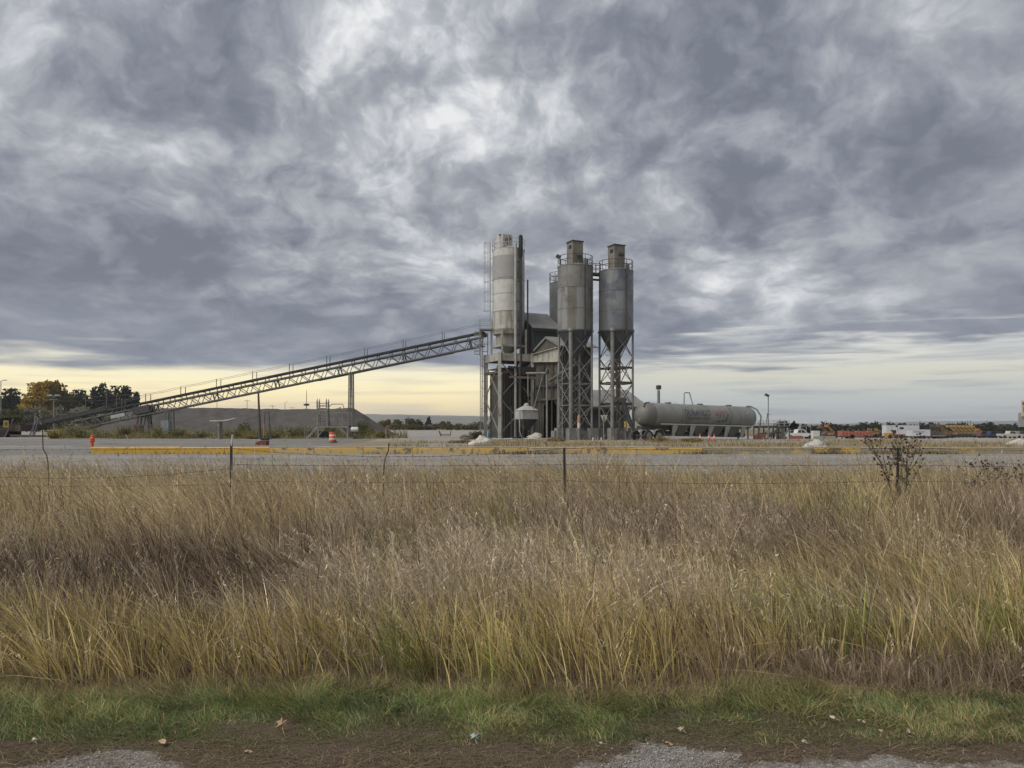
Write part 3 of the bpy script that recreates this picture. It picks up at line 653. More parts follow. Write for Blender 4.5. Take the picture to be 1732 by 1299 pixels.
    for i in range(4):
        (u, v), (u2, v2) = ((.55, .55), (3.45, .55), (3.45, 3.45), (.55, 3.45))[i], ((3.45, .55), (3.45, 3.45), (.55, 3.45), (.55, .55))[i]
        P1('ring_beam', M_cream, t, pl(u, v, 10.75), pl(u2, v2, 10.75), .16, .22)
        (u, v), (u2, v2) = cor[i], cor[(i+1) % 4]
        P1('deck_beam', M_cream, t, pl(u, v, 9.38)+(pl(u2, v2)-pl(u, v)).normalized()*.19, pl(u2, v2, 9.38)-(pl(u2, v2)-pl(u, v)).normalized()*.19, .22, .78)
        P1('column', M_cream if i < 2 else M_leg, t, pl(u, v, gz-.1), pl(u, v, 9.9), .36)
        for k, (z0, z1) in enumerate(((.9, 4.9), (4.9, 8.95))):
            if i in (2,) : continue
            P1('brace', M_leg, t, pl(u, v, z0), pl(u2, v2, z1), .10); P1('brace', M_leg, t, pl(u, v, z1), pl(u2, v2, z0), .11)
        P1('cross_beam', M_rusty, t, pl(u, v, 7.75), pl(u2, v2, 7.75), .14, .26)
    mb = MB(); mb.box(pl(2, 2, 9.82), (3.9, 3.9, .06), TH); mb.build('deck', M_leg, t)
    # access tower and landing by the conveyor head
    lq = pl(-.35, 4.1); mb = MB()
    tw = c+Vector((-2.35, -.6, 0))
    ladder(t, pl(-.9, 3.2), .6, 12.6, (-1, -.3, 0), M_leg, cage=(9.9, 12.4), name='lower_ladder')
    return t
white_silo()

# landing at the head of the conveyor
def landing():
    c = Vector((PX(822, 87), 87, 0)); z = PZ(558, 87)
    t = thing('head_landing', 'small railed steel landing where the conveyor meets the white silo', 'platform', (c.x, c.y, 9.9))
    mb = MB(); mb.box(c+ZZ*z, (1.5, 1.5, .12)); mb.build('floor', M_leg, t)
    for sx in (-.7, .7):
        for sy in (-.7, .7):
            P1('post', M_pale, t, c+Vector((sx, sy, 9.7)), c+Vector((sx, sy, z+1.1)), .07)
    for zz in (1.1, .6):
        for a, b in (((-.7, -.7), (.7, -.7)), ((-.7, .7), (.7, .7)), ((-.7, -.7), (-.7, .7))):
            P1('rail', M_pale, t, c+Vector((a[0], a[1], z+zz)), c+Vector((b[0], b[1], z+zz)), .05)
landing()

# ------------------------------------------------------------------ grey silos
def grey_silo(px, D, R, zt, zb, ztip, L, label, shell_m, tower, vent, chute):
    x = PX(px, D); c = Vector((x, D, 0)); gz = g(x, D); t = thing('steel_silo', label, 'silo', (x, D, gz))
    zs = [zb+(zt-zb)*k/3 for k in range(4)]
    for k in range(3):
        mb = MB(); mb.lathe([(R, zs[k]), (R, zs[k+1]-.03), (R+.022, zs[k+1]-.03), (R+.022, zs[k+1])], (x, D, 0), 48); mb.build('shell_course', M_galv3 if (k == 2 and not chute) else shell_m, t)
    seams(t, x, D, R, zs[1:3])
    mb = MB(); mb.lathe([(R+.03, zt), (R+.03, zt+.06), (.5, zt+.45), (0, zt+.5)], (x, D, 0), 40); mb.build('roof', shell_m, t)
    mb = MB(); mb.lathe([(.10, ztip-.25), (.16, ztip), (.24, ztip+.02), (R-.02, zb-.14), (R+.05, zb-.14), (R+.05, zb)], (x, D, 0), 40); mb.build('hopper', M_cone, t)
    a = math.radians(-63); p = c+Vector((math.cos(a), math.sin(a), 0))*(R+.07)
    mb = MB(); mb.tube(p+ZZ*(zb-.6), p+ZZ*(zt+.1), .065, n=6); mb.build('fill_pipe', M_dark, t)
    tw, th, ox = tower; tc = c+Vector((ox, -.25, zt+.2)); mb = MB(); mb.box(tc+ZZ*th/2, (tw, tw, th), TH)
    f = mb.build('filter_tower', mat('filter_grey', (.185, .175, .15), (.13, .125, .11), 1.2, .7, streak=((.09, .08, .066), 2, .5, .7, .6)), t)
    mb = MB(); mb.box(tc+ZZ*(th+.05), (tw+.14, tw+.14, .10), TH); mb.build('tower_cap', M_dark, f)
    R3 = Matrix.Rotation(TH, 3, 'Z')
    mb = MB(); mb.box(tc+R3 @ Vector((vent[0], -tw/2-.12, th*vent[1])), (tw*.45, .26, .22), TH); mb.build('vent', M_dark, f)
    mb = MB(); mb.box(tc+R3 @ Vector((-tw/2-.03, -.1, th*.78)), (.05, tw*.4, .3), TH); mb.build('louvre', M_black, f)
    ring_rail(t, c, R-.05, zt+.06, 1.0, M_dark, 12)
    mb = MB(); q = c+Vector((.95, -.75, zt)); mb.lathe([(.28, .1), (.28, .62), (.16, .75), (.02, .8)], q, 14); mb.build('relief_valve', M_galv2, t)
    # legs, piers, bracing
    h = L/2; cs = [c-U*h-V_*h, c+U*h-V_*h, c+U*h+V_*h, c-U*h+V_*h]
    zn = [gz+1.22, gz+3.45, gz+5.6, gz+8.2, zb-.1]
    for i, p in enumerate(cs):
        r = .19 if i == 0 else .11
        mb = MB(); mb.tube(p+ZZ*(gz+1.1), p+ZZ*(zb+.02), r, n=12); lg = mb.build('leg', M_leg, t)
        mb = MB(); mb.lathe([(r+.12, zb-.16), (r+.02, zb+.05), (r+.01, zb+.10), (.02, zb+.16)], p, 10); mb.build('gusset', M_leg, lg)
        mb = MB(); mb.box(p+ZZ*(gz+.55), (.72, .72, 1.25), TH); mb.build('pier', M_conc, t)
        q = cs[(i+1) % 4]
        for k in range(4):
            P1('brace', M_leg, t, p+ZZ*zn[k], q+ZZ*zn[k+1], .065); P1('brace', M_leg, t, p+ZZ*zn[k+1], q+ZZ*zn[k], .065)
            if k in (1, 2): P1('strut', M_leg, t, p+ZZ*zn[k], q+ZZ*zn[k], .07)
    if chute:
        mb = MB(); mb.path([c+ZZ*(ztip+.05), c+ZZ*(ztip-1.2), c+Vector((.15, -.1, ztip-1.6)), c+Vector((.15, -.1, gz+1.9))], .17, 8); ch = mb.build('discharge_chute', M_rusty, t)
        for z in (ztip-.5, ztip-2.0, ztip-4.4):
            mb = MB(); mb.lathe([(.30, z), (.30, z+.35), (.16, z+.55)], c, 10); mb.build('valve', M_rusty, ch)
        for z in (gz+7.2, gz+5.7, gz+3.6):
            for i in (0, 2): P1('platform_beam', M_rusty, t, cs[i]+ZZ*z, cs[(i+1) % 4]+ZZ*z, .10, .22)
            P1('platform_beam', M_rusty, t, (cs[0]+cs[3])/2+ZZ*z, (cs[1]+cs[2])/2+ZZ*z, .10, .2)
        for k in range(4):
            P1('kicker', M_leg, t, cs[0]+ZZ*(gz+7.9+.2*k), cs[0]+(cs[3]-cs[0])*.5+ZZ*(gz+6.9+.75*k), .05)
    else:
        mb = MB(); mb.path([c+ZZ*(ztip+.05), c+ZZ*(ztip-.8), c+(U*-2.2+V_*1.5)+ZZ*(ztip-2.4)], .17, 8); mb.build('discharge_chute', M_rusty, t)
    return t, c
zt_m = PZ(453, 77); silo_m, c_m = grey_silo(973, 77, 1.775, zt_m, PZ(560, 77), PZ(604, 77), 2.40,
    'brown-stained steel silo in the middle, standing left of the chute silo', M_galv2, (1.18, 2.25, -.05), (.15, .35), False)
zt_r = PZ(461, 77.5); silo_r, c_r = grey_silo(1042, 77.5, 1.73, zt_r, PZ(560, 77.5), PZ(606, 77.5), 2.40,
    'blue-grey steel silo nearest the tanker trailer, dark chute hanging below', M_galv, (1.22, 2.35, 0.0), (.12, .62), True)
# flood lamp on the middle silo's rail
mb = MB(); q = Vector((PX(948, 76.5), 76.5, 0)); mb.tube(q+ZZ*(zt_m), q+ZZ*PZ(438, 76.5), .05, n=6); fl = mb.build('lamp_post', M_dark, silo_m)
mb = MB(); mb.box(q+Vector((-.22, -.1, PZ(434.5, 76.5))), (.46, .3, .32), Matrix.Rotation(.5, 3, 'Y')); mb.build('flood_lamp', M_dark, fl)
# catwalk between the two
t = thing('catwalk', 'narrow railed catwalk bridging the tops of two grey silos', 'catwalk', (PX(1009, 77), 77, zt_r-.35))
a = c_m+Vector((1.55, .2, 0)); b = c_r+Vector((-1.5, .1, 0))
P1('deck', M_rusty, t, a+ZZ*(zt_r-.22), b+ZZ*(zt_r-.22), .8, .22)
P1('joist', M_rusty, t, a+ZZ*(zt_r-.75), b+ZZ*(zt_r-.75), .3, .16)
for sy in (-.36, .36):
    for z in (.45, .9): P1('rail', M_dark, t, a+Vector((0, sy, zt_r+z-.1)), b+Vector((0, sy, zt_r+z-.1)), .05)
    for k in (.1, .5, .9): p = a.lerp(b, k)+Vector((0, sy, 0)); P1('rail_post', M_dark, t, p+ZZ*(zt_r-.2), p+ZZ*(zt_r+.82), .05)

# rear silo behind the batch house
def rear_silo():
    D = 90.5; x = PX(954, D); R = 1.72; zt, zb = PZ(480, D), 9.5
    t = thing('rear_silo', 'slim dark grey silo half hidden behind the brown-stained silo', 'silo', (x, D, g(x, D)))
    for k in range(3):
        a, b = zb+(zt-zb)*k/3, zb+(zt-zb)*(k+1)/3
        mb = MB(); mb.lathe([(R, a), (R, b-.03), (R+.02, b-.03), (R+.02, b)], (x, D, 0), 40); mb.build('shell_course', mat('dull_grey_steel', (.15, .158, .162), (.115, .12, .122), .5, .6, .1, streak=((.08, .075, .066), 1.5, .5, .7, .6)), t)
    mb = MB(); mb.lathe([(R, zt), (.4, zt+.3), (0, zt+.32)], (x, D, 0), 32); mb.build('roof', M_galv, t)
    mb = MB(); mb.lathe([(.2, 7.2), (R, zb)], (x, D, 0), 32); mb.build('hopper', M_cone, t)
    ring_rail(t, (x, D), R, zt, 1.15, M_dark, 11)
    for s1 in (-1, 1):
        for s2 in (-1, 1): P1('leg', M_leg, t, (x+s1*1.15, D+s2*1.15, .4), (x+s1*1.15, D+s2*1.15, zb+.2), .2)
    mb = MB(); mb.path([Vector((x-1.0, D-.9, zt+.1)), Vector((x-1.0, D-.9, zt+.7)), Vector((x-.75, D-.9, zt+.9)), Vector((x-.5, D-.9, zt+.7)), Vector((x-.5, D-.9, zt))], .09, 6); mb.build('vent_pipe', M_pale, t)
rear_silo()

# ------------------------------------------------------------------ batch house
def corr_panels(parent, p0, p1, z0, ztop, m, n_out, pitch=.30, width=1.2, name='wall_panel', depth=.05):
    """ribbed sheets from p0 to p1; ztop(t) gives the top height along the wall; z0 number or function"""
    p0 = Vector(p0); p1 = Vector(p1); L = (p1-p0).length; d = (p1-p0)/L; n_out = Vector(n_out).normalized(); k = max(1, round(L/width)); w = L/k
    for i in range(k):
        mb = MB(); s0 = i*w+.008; s1 = (i+1)*w-.008; pts = []; nr = max(2, round((s1-s0)/pitch))
        for j in range(nr):
            a = s0+(s1-s0)*j/nr; st = (s1-s0)/nr; pts += [(a, 0.), (a+st*.55, 0.), (a+st*.68, depth), (a+st*.90, depth)]
        pts.append((s1, 0.)); vs = []
        for s, dd in pts:
            zb = z0(s/L) if callable(z0) else z0
            b = p0+d*s+n_out*dd; vs += [b+ZZ*zb, b+ZZ*ztop(s/L)]
        for s in (s1, s0):
            zb = z0(s/L) if callable(z0) else z0
            b = p0+d*s-n_out*.04; vs += [b+ZZ*zb, b+ZZ*ztop(s/L)]
        n = len(vs)//2; fs = [(2*q, 2*((q+1) % n), 2*((q+1) % n)+1, 2*q+1) for q in range(n)]
        mb.add(vs, fs); mb.build(name, m, parent, 20)
def batch_house():
    o = pl(6, -2); t = thing('batch_house', 'tall tan and dark green metal batch house between the silos', 'building', (o.x, o.y, .45))
    u0, u1, v0, v1 = 4.25, 8.0, -6.05, -.12; ez, rz = 10.2, 11.35
    gab = lambda s: ez+(rz-ez)*(1-abs(2*s-1))
    A, B, C, Dd = pl(u0, v1), pl(u0, v0), pl(u1, v0), pl(u1, v1)
    # gable wall (faces left): three stretches round the truck opening
    def seg(s0, s1, z0): corr_panels(t, A.lerp(B, s0), A.lerp(B, s1), z0, lambda q: gab(s0+(s1-s0)*q), M_tan, -U, width=1.05)
    seg(0, .36, .4); seg(.36, .86, lambda q: 3.9+.8*math.sin(math.pi*min(1, max(0, q)))**.4); seg(.86, 1, .4)
    corr_panels(t, B, C, .4, lambda q: ez, M_brown_shade, -V_); corr_panels(t, C, Dd, .4, lambda q: gab(q), M_brown_shade, U); corr_panels(t, Dd, A, .4, lambda q: ez, M_brown_shade, V_)  # these walls carry the shaded side's darkness in their colour
    # roof of the low part, ridge along u
    m0, m1 = (v0+v1)/2, .35
    for sgn, v in ((-1, v0-.45), (1, v1+.15)):
        k = 5
        for i in range(k):
            ua, ub = u0-.15+(u1-u0+.85)*i/k+.01, u0-.15+(u1-u0+.85)*(i+1)/k-.01; zz = ez-(rz-ez)*(abs(v-m0)-(v1-v0)/2)/((v1-v0)/2)
            mb = MB(); mb.prism([pl(ua, m0, rz+.06), pl(ub, m0, rz+.06), pl(ub, v, zz+.06), pl(ua, v, zz+.06)], (0, 0, .07)); mb.build('roof_sheet', M_roof, t)
    for sgn, v in ((-1, v0-.47), (1, v1+.17)): pass
    P1('gable_trim', M_roof, t, pl(u0-.18, m0, rz+.02), pl(u0-.18, v0-.45, ez-.14), .05, .24); P1('gable_trim', M_roof, t, pl(u0-.18, m0, rz+.02), pl(u0-.18, v1, ez), .05, .24)
    # cream fascia girder from the silo frame to the near corner
    mb = MB(); a, b = pl(u0-.2, -.02), pl(u0-.2, v0+.05)
    mb.prism([a+ZZ*8.98, b+ZZ*8.55, b+ZZ*10.0, a+ZZ*9.78], U*.14); fg = mb.build('fascia_girder', M_cream, t)
    P1('flange', M_cream, fg, a+ZZ*9.80-U*.06, b+ZZ*10.02-U*.06, .3, .07); P1('flange', M_cream, fg, a+ZZ*8.96-U*.06, b+ZZ*8.53-U*.06, .3, .07)
    # tall part
    U0, U1, V0, V1 = 4.3, 7.55, .55, 3.5; fz, bz = 13.0, 14.75
    corr_panels(t, pl(U0, V0), pl(U1, V0), 8, lambda q: fz, M_green, -V_); corr_panels(t, pl(U1, V0), pl(U1, V1), 8, lambda q: fz+(bz-fz)*q, M_green, U)
    corr_panels(t, pl(U0, V1), pl(U0, V0), .4, lambda q: bz-(bz-fz)*q, M_green, -U); corr_panels(t, pl(U1, V1), pl(U0, V1), .4, lambda q: bz, M_green, V_)
    for i in range(4):
        ua, ub = U0-.3+(U1-U0+.6)*i/4+.01, U0-.3+(U1-U0+.6)*(i+1)/4-.01; dz = (bz-fz)/(V1-V0)
        mb = MB(); mb.prism([pl(ua, V0-.55, fz-.55*dz+.08), pl(ub, V0-.55, fz-.55*dz+.08), pl(ub, V1+.2, bz+.2*dz+.08), pl(ua, V1+.2, bz+.2*dz+.08)], (0, 0, .08)); mb.build('roof_sheet', M_roof, t)
    P1('eave_beam', M_dark, t, pl(U0-.3, V0-.35, fz-.35), pl(U1+2.2, V0-.35, fz-.35), .2, .3)
    # enclosure inside the silo frame
    corr_panels(t, pl(.75, 4.4), pl(.75, .9), .45, lambda q: 7.6, M_tan, -U, width=1.15); corr_panels(t, pl(.75, .9), pl(3.9, .9), .45, lambda q: 8.2, M_brown_shade, -V_)
    corr_panels(t, pl(3.9, .9), pl(3.9, 4.4), .45, lambda q: 8.2, M_brown_shade, U)
    mb = MB(); mb.box(pl(2.3, 2.7, 8.25), (3.4, 3.7, .1), TH); mb.build('inner_roof', M_rusty, t)
    mb = MB(); mb.box(pl(6.1, -2.8, .50), (3.5, 6.2, .12), TH); mb.build('floor_slab', M_conc, t)
    for k, (u, v, z0, z1, w) in enumerate(((3.2, -.6, .5, 7.4, .12), (3.55, -1.1, .5, 5.6, .10), (2.2, -.5, .5, 8.8, .14), (1.2, -.45, .5, 4.0, .10), (3.9, -1.9, .5, 8.4, .12), (4.05, -2.6, 4.6, 8.5, .16), (4.0, -4.6, .5, 8.4, .14))):
        P1('standpipe', M_dark if k % 2 else M_rusty, t, pl(u, v, z0), pl(u, v, z1), w)
    for k, (a, b) in enumerate(((pl(.9, -.3, 8.3), pl(4.0, -.3, 8.1)), (pl(1.0, -.3, 7.2), pl(4.0, -2.4, 7.0)), (pl(4.05, -.6, 6.2), pl(4.05, -5.6, 6.1)), (pl(4.05, -.6, 4.7), pl(4.05, -5.9, 4.7)), (pl(1.8, -.35, 3.3), pl(4.0, -.35, 3.2)))):
        P1('duct', M_rusty if k % 2 else M_dark, t, a, b, .16, .24)
    mb = MB(); mb.box(pl(3.2, 1.0, 7.9)-V_*.8, (2.2, 1.2, .9), TH); mb.build('weigh_bin', M_dark, t)
    # truck mixer hopper inside, hardly seen
    mb = MB(); mb.lathe([(.3, 4.2), (1.2, 6.0), (1.2, 8.0)], pl(6.2, -2.6), 16); mb.build('charging_hopper', M_rusty, t)
batch_house()

# ------------------------------------------------------------------ small things round the foot of the plant
def surge_hopper():
    D = 82; c = Vector((PX(890.5, D), D, 0)); gz = .45
    t = thing('surge_hopper', 'small pale hopper with a hipped lid on four legs below the white silo', 'hopper', (c.x, c.y, gz))
    z1, z0 = PZ(706, D), PZ(694, D); w = 1.85
    def fr(wb, zb, wt, ztp):
        mb = MB(); vs = []
        for ww, z in ((wb, zb), (wt, ztp)): vs += [c+U*a*ww/2+V_*b*ww/2+ZZ*z for a, b in ((-1, -1), (1, -1), (1, 1), (-1, 1))]
        return mb.add(vs, [(3, 2, 1, 0), (4, 5, 6, 7), (0, 1, 5, 4), (1, 2, 6, 5), (2, 3, 7, 6), (3, 0, 4, 7)])
    fr(w, PZ(709, D), w, z0).build('bin', M_pale, t); fr(w+.12, z0, .55, PZ(686.5, D)).build('lid', M_pale, t)
    mb = MB(); mb.lathe([(.3, 0), (.3, .14), (.1, .3), (.0, .32)], c+ZZ*PZ(686.5, D), 12); mb.build('inlet', M_pale, t)
    fr(.5, gz+1.0, w*.97, PZ(709.2, D)).build('cone', M_dark, t)
    for a, b in ((-1, -1), (1, -1), (1, 1), (-1, 1)):
        p = c+U*a*w*.46+V_*b*w*.46; P1('leg', M_dark, t, p+ZZ*(gz-.05), p+ZZ*PZ(708, D), .11)
    mb = MB(); p = c-U*1.1-V_*.6; mb.path([p+ZZ*PZ(694, D), p+ZZ*1.3, p+ZZ*.65+U*.25, p+ZZ*.47+U*.8], .06, 6); mb.build('hose', M_pale, t)
surge_hopper()
def pipe_gantry():
    D = 80.5; gz = .45; a, b = Vector((PX(890, D), D, 0)), Vector((PX(925, D), D-.3, 0)); z = PZ(631.5, D)
    t = thing('pipe_gantry', 'grey pipe gantry post with long arm in front of the tan wall', 'pipe', (b.x, b.y, gz))
    mb = MB(); mb.tube(b+ZZ*(gz-.05), b+ZZ*(z+.1), .11, n=8); mb.build('post', M_leg, t)
    mb = MB(); mb.tube(a+ZZ*z, b+ZZ*z, .12, n=8); mb.build('arm', M_leg, t)
    mb = MB(); mb.lathe([(.2, -.15), (.2, .2), (.1, .35)], b+ZZ*(z+.1), 10); mb.build('valve', M_dark, t)
    mb = MB(); mb.tube(b+Vector((-.4, 0, z-.1)), Vector((PX(903, D), D+.6, PZ(692, D))), .07, n=6); mb.build('drop_pipe', M_leg, t)
    mb = MB(); mb.tube(Vector((PX(893, D), D-.2, z-.2)), Vector((PX(893, D), D-.2, PZ(670, D))), .06, n=6); mb.build('water_pipe', M_leg, t)
pipe_gantry()
def meter_stand(px, D, py0, w, label):
    c = Vector((PX(px, D), D, 0)); gz = g(c.x, D); t = thing('ladder_stand', label, 'ladder', (c.x, c.y, gz)); z1 = PZ(py0, D)
    for s in (-1, 1): P1('rail', M_leg, t, c+Vector((s*w/2, 0, gz-.05)), c+Vector((s*w/2, 0, z1)), .09)
    z = gz+.4
    while z < z1: P1('rung', M_leg, t, c+Vector((-w/2, 0, z)), c+Vector((w/2, 0, z)), .045); z += .45
meter_stand(947, 75.2, 615, .46, 'upright grey steel ladder leaning on the left leg of the brown-stained silo')
def access_tower():
    D = 88; gz = .5; t = thing('access_ladder', 'tall open ladder frame left of the white silo columns', 'ladder', (PX(818, D), D, gz))
    for px in (815.5, 824): P1('stile', M_leg, t, Vector((PX(px, D), D, gz+1.9)), Vector((PX(px+1.2, D), D, PZ(562, D))), .09)
    for k in range(12): z = gz+2.2+k*.85; P1('rung', M_leg, t, Vector((PX(815, D), D, z)), Vector((PX(825, D), D, z)), .06)
    P1('leg', M_leg, t, Vector((PX(820, D), D+.3, gz-.05)), Vector((PX(820, D), D+.3, gz+2.4)), .12)
access_tower()

def hip_shed():
    D = 99; x0, x1 = PX(940, D), PX(1088, D); gz = g(x1, D)-.1; ez, rz = PZ(689, D), PZ(660.5, D+3); dp = 7.0
    t = thing('storage_shed', 'low dark storage shed with pale grey hipped roof behind the silos', 'shed', ((x0+x1)/2, D, gz))
    r0, r1 = x0, PX(1061, D+3.5)
    E = [Vector((x0-.5, D-.6, ez)), Vector((x1+.6, D-.6, ez)), Vector((x1+.6, D+dp+.6, ez)), Vector((x0-.5, D+dp+.6, ez))]; A, B = Vector((r0, D+dp/2, rz)), Vector((r1, D+dp/2, rz))
    for nm, poly in (('roof_slope', [E[0], E[1], B, A]), ('roof_slope', [E[2], E[3], A, B]), ('roof_hip', [E[1], E[2], B]), ('roof_hip', [E[3], E[0], A])):
        mb = MB(); mb.prism(poly, (0, 0, .10)); mb.build(nm, M_roof, t)
    P1('eave', M_dark, t, E[0]-ZZ*.16, E[1]-ZZ*.16, .12, .30); P1('eave', M_dark, t, E[1]-ZZ*.16, E[2]-ZZ*.16, .12, .30)
    corr_panels(t, (x0, D+dp, 0), (PX(1058, D), D+dp, 0), gz, lambda q: ez, M_brown_shade, -V_, width=1.3); corr_panels(t, (x0, D, 0), (PX(1056, D), D, 0), gz, lambda q: ez-.25, M_brown_shade, (0, -1, 0), width=1.3)
    for px in (1057, 1072, 1087):
        for yy in (D, D+dp): P1('post', M_dark, t, (PX(px, D), yy, gz-.1), (PX(px, D), yy, ez), .22)
hip_shed()
def vent_stack():
    D = 108; c = Vector((PX(1114, D), D, 0)); gz = g(c.x, D); t = thing('vent_stack', 'thin grey flue with a dark cap rising behind the tanker', 'chimney', (c.x, D, gz))
    mb = MB(); mb.tube(c+ZZ*(gz-.1), c+ZZ*PZ(660, D), .20, n=12); mb.build('flue', M_leg, t)
    mb = MB(); mb.lathe([(.22, PZ(659, D)), (.36, PZ(658, D)), (.38, PZ(652.5, D)), (.30, PZ(651.6, D))], c, 14); mb.build('cap', M_dark, t)
vent_stack()
# ------------------------------------------------------------------ tanker trailer
def tanker():
    yaw = math.radians(27.5); d = Vector((math.cos(yaw), math.sin(yaw), -.019)).normalized(); side = Vector((math.sin(yaw), -math.cos(yaw), 0))   # side points to the viewer
    up = side.cross(d)*-1; up = up if up.z > 0 else -up
    A = Vector((PX(1099, 74), 74, 2.87)); R = 1.17; Lc = 12.4; gz = .40
    t = thing('tanker_trailer', 'long grey cement tanker trailer with faded lettering parked beside the silos', 'tanker trailer', (A.x+5, A.y+2.5, gz))
    M_tank = mat('tank_grey_paint', (.21, .215, .20), (.17, .173, .16), .7, .42, .15, streak=((.125, .12, .105), 1.2, .5, .7, .5), dirt=((.40, .40, .38), 2.2, .62, .67, .8))
    M_end = mat('tank_dull_end', (.145, .143, .132), (.11, .108, .10), .8, .6)
    q = lambda s, a, r=R: A+d*s+(side*math.cos(a)+up*math.sin(a))*r           # a = 0 faces the viewer, 90 deg is the top
    for i in range(4):
        s0, s1 = Lc*i/4, Lc*(i+1)/4
        mb = MB(); mb.lathe([(R, s0), (R, s1-.06), (R+.012, s1-.06), (R+.012, s1)], A, 48, axis=d); mb.build('barrel', M_tank, t)
        if i: mb = MB(); mb.lathe([(R+.01, s0-.05), (R+.028, s0-.04), (R+.028, s0+.04), (R+.01, s0+.05)], A, 48, axis=d); mb.build('weld_band', M_end, t)
    mb = MB(); mb.lathe([(0, -1.55), (.45, -1.48), (.8, -1.28), (1.02, -.98), (1.13, -.6), (R+.01, -.2), (R+.01, 0)], A, 40, axis=d); mb.build('front_head', M_end, t)
    mb = MB(); mb.lathe([(R, Lc), (1.12, Lc+.25), (.98, Lc+.5), (.72, Lc+.7), (.38, Lc+.82), (0, Lc+.86)], A, 40, axis=d); mb.build('rear_head', M_tank, t)
    # side rail, hoppers and flared support plates
    for sg in (1, -1):
        o = side*sg*.98-up*.86; P1('side_rail', M_pale if sg > 0 else M_leg, t, A+d*.6+o, A+d*(Lc+.1)+o, .10, .13)
    st = [2.35, 4.55, 6.9, 9.05, 11.2]
    for i, s in enumerate(st):
        for sg in (1, -1):
            o = A+d*s+side*sg*1.0; mb = MB(); tp, bt = -.92, -2.0
            mb.prism([o-d*.32+up*tp, o+d*.32+up*tp, o+d*.13-side*sg*.28+up*bt, o-d*.17-side*sg*.28+up*bt], -side*sg*.10); mb.build('support_plate', M_pale if sg > 0 else M_leg, t)
        if i < 4:
            a, b = s+.14, st[i+1]-.14; mb = MB(); vs = []
            for ww, s0, s1, z in ((.90, a, b, -.80), (.34, (a+b)/2-.38, (a+b)/2+.38, -1.86)):
                vs += [A+d*s0+side*ww+up*z, A+d*s1+side*ww+up*z, A+d*s1-side*ww+up*z, A+d*s0-side*ww+up*z]
            mb.add(vs, [(0, 1, 2, 3), (7, 6, 5, 4), (0, 4, 5, 1), (1, 5, 6, 2), (2, 6, 7, 3), (3, 7, 4, 0)]); mb.build('drop_hopper', M_end, t)
    mb = MB(); mb.tube(A+d*1.0-up*1.92+side*.1, A+d*12.0-up*1.92+side*.1, .09, n=8); mb.build('discharge_line', M_leg, t)
    for w in (-.45, .05): P1('gap_shade_beam', M_dark, t, A+d*1.2-up*1.72+side*w, A+d*12.2-up*1.72+side*w, .12, .42)  # dark beams added to fill the see-through gaps under the tank with shade
    P1('chassis_beam', M_dark, t, A+d*-1.2-up*1.25, A+d*2.2-up*1.25, .9, .35)
    # running gear under the near end
    for s in (.25, -.95):
        ax = A+d*s; 
        for sg in (1, -1):
            c = Vector((ax.x, ax.y, gz+.49))+side*sg*1.0
            mb = MB(); mb.lathe([(.26, -.14), (.46, -.15), (.50, -.09), (.50, .09), (.46, .15), (.26, .14)], c, 28, axis=side); w = mb.build('wheel', M_black, t)
            mb = MB(); mb.lathe([(.0, .05), (.10, .06), (.12, .03), (.22, .02), (.30, .13), (.28, .155), (.25, .16)], c, 20, axis=side*sg); mb.build('rim', M_leg, w)
        mb = MB(); mb.tube(Vector((ax.x, ax.y, gz+.49))-side*1.0, Vector((ax.x, ax.y, gz+.49))+side*1.0, .07, n=8); mb.build('axle', M_dark, t)
    for sg in (1, -1):
        mb = MB(); c = A+d*.25; cc = Vector((c.x, c.y, gz+.49))+side*sg*.84; pts = []
        for k in range(11): a = math.radians(10+160*k/10); pts.append((d*math.cos(a)+ZZ*math.sin(a))*.60)
        for k in range(10): mb.prism([cc+pts[k], cc+pts[k+1], cc+pts[k+1]*1.05, cc+pts[k]*1.05], side*sg*.36)
        mb.build('mudguard', M_leg, t)
    # inverted U vent on top, rear hose, roof ladder of the head
    mb = MB(); s = 4.55; b = A+d*s+up*(R-.02); wv = d*.36
    mb.path([b-wv, b-wv+up*1.02, b-wv*.8+up*1.16, b+wv*.8+up*1.16, b+wv+up*1.02, b+wv-up*.45+side*.62], .05, 6); mb.build('vent_loop', M_leg, t)
    mb = MB(); mb.path([q(Lc-.2, math.radians(78), R+.06), q(Lc+.35, math.radians(74), R+.06), q(Lc+.75, math.radians(50), R), q(Lc+.95, math.radians(10), R), q(Lc+1.0, math.radians(-40), R+.1), q(Lc+1.15, math.radians(-68), R+.55), q(Lc+1.5, math.radians(-70), R+.85)], .085, 8)
    mb.build('rear_hose', M_leg, t)
    mb = MB(); mb.path([q(-.2, math.radians(82), R+.03), q(-.8, math.radians(75), R-.02), q(-1.2, math.radians(50), R-.18)], .06, 6); mb.build('front_pipe', M_dark, t)
    for s in (2.2, 6.2, 10.0):
        mb = MB(); mb.lathe([(.30, R-.03), (.30, R+.09), (.26, R+.12), (0, R+.13)], A+d*s, 16, axis=up); mb.build('manhole', M_end, t)
    for s, wdt in ((-.6, .05), (Lc+.2, .05)):
        P1('landing_leg', M_leg, t, A+d*(Lc-.4)-up*1.0+side*(.7 if s > 0 else -.7), Vector(((A+d*(Lc-.4)).x, (A+d*(Lc-.4)).y, gz))+side*(.7 if s > 0 else -.7), .14)
    # lettering and emblem, wrapped on the barrel
    ink = mat('faded_ink', (.065, .075, .09), (.17, .172, .165), 5, .6, lo=.46, hi=.62); red = mat('faded_red', (.24, .115, .10), (.20, .18, .165), 3, .6, lo=.42, hi=.6)
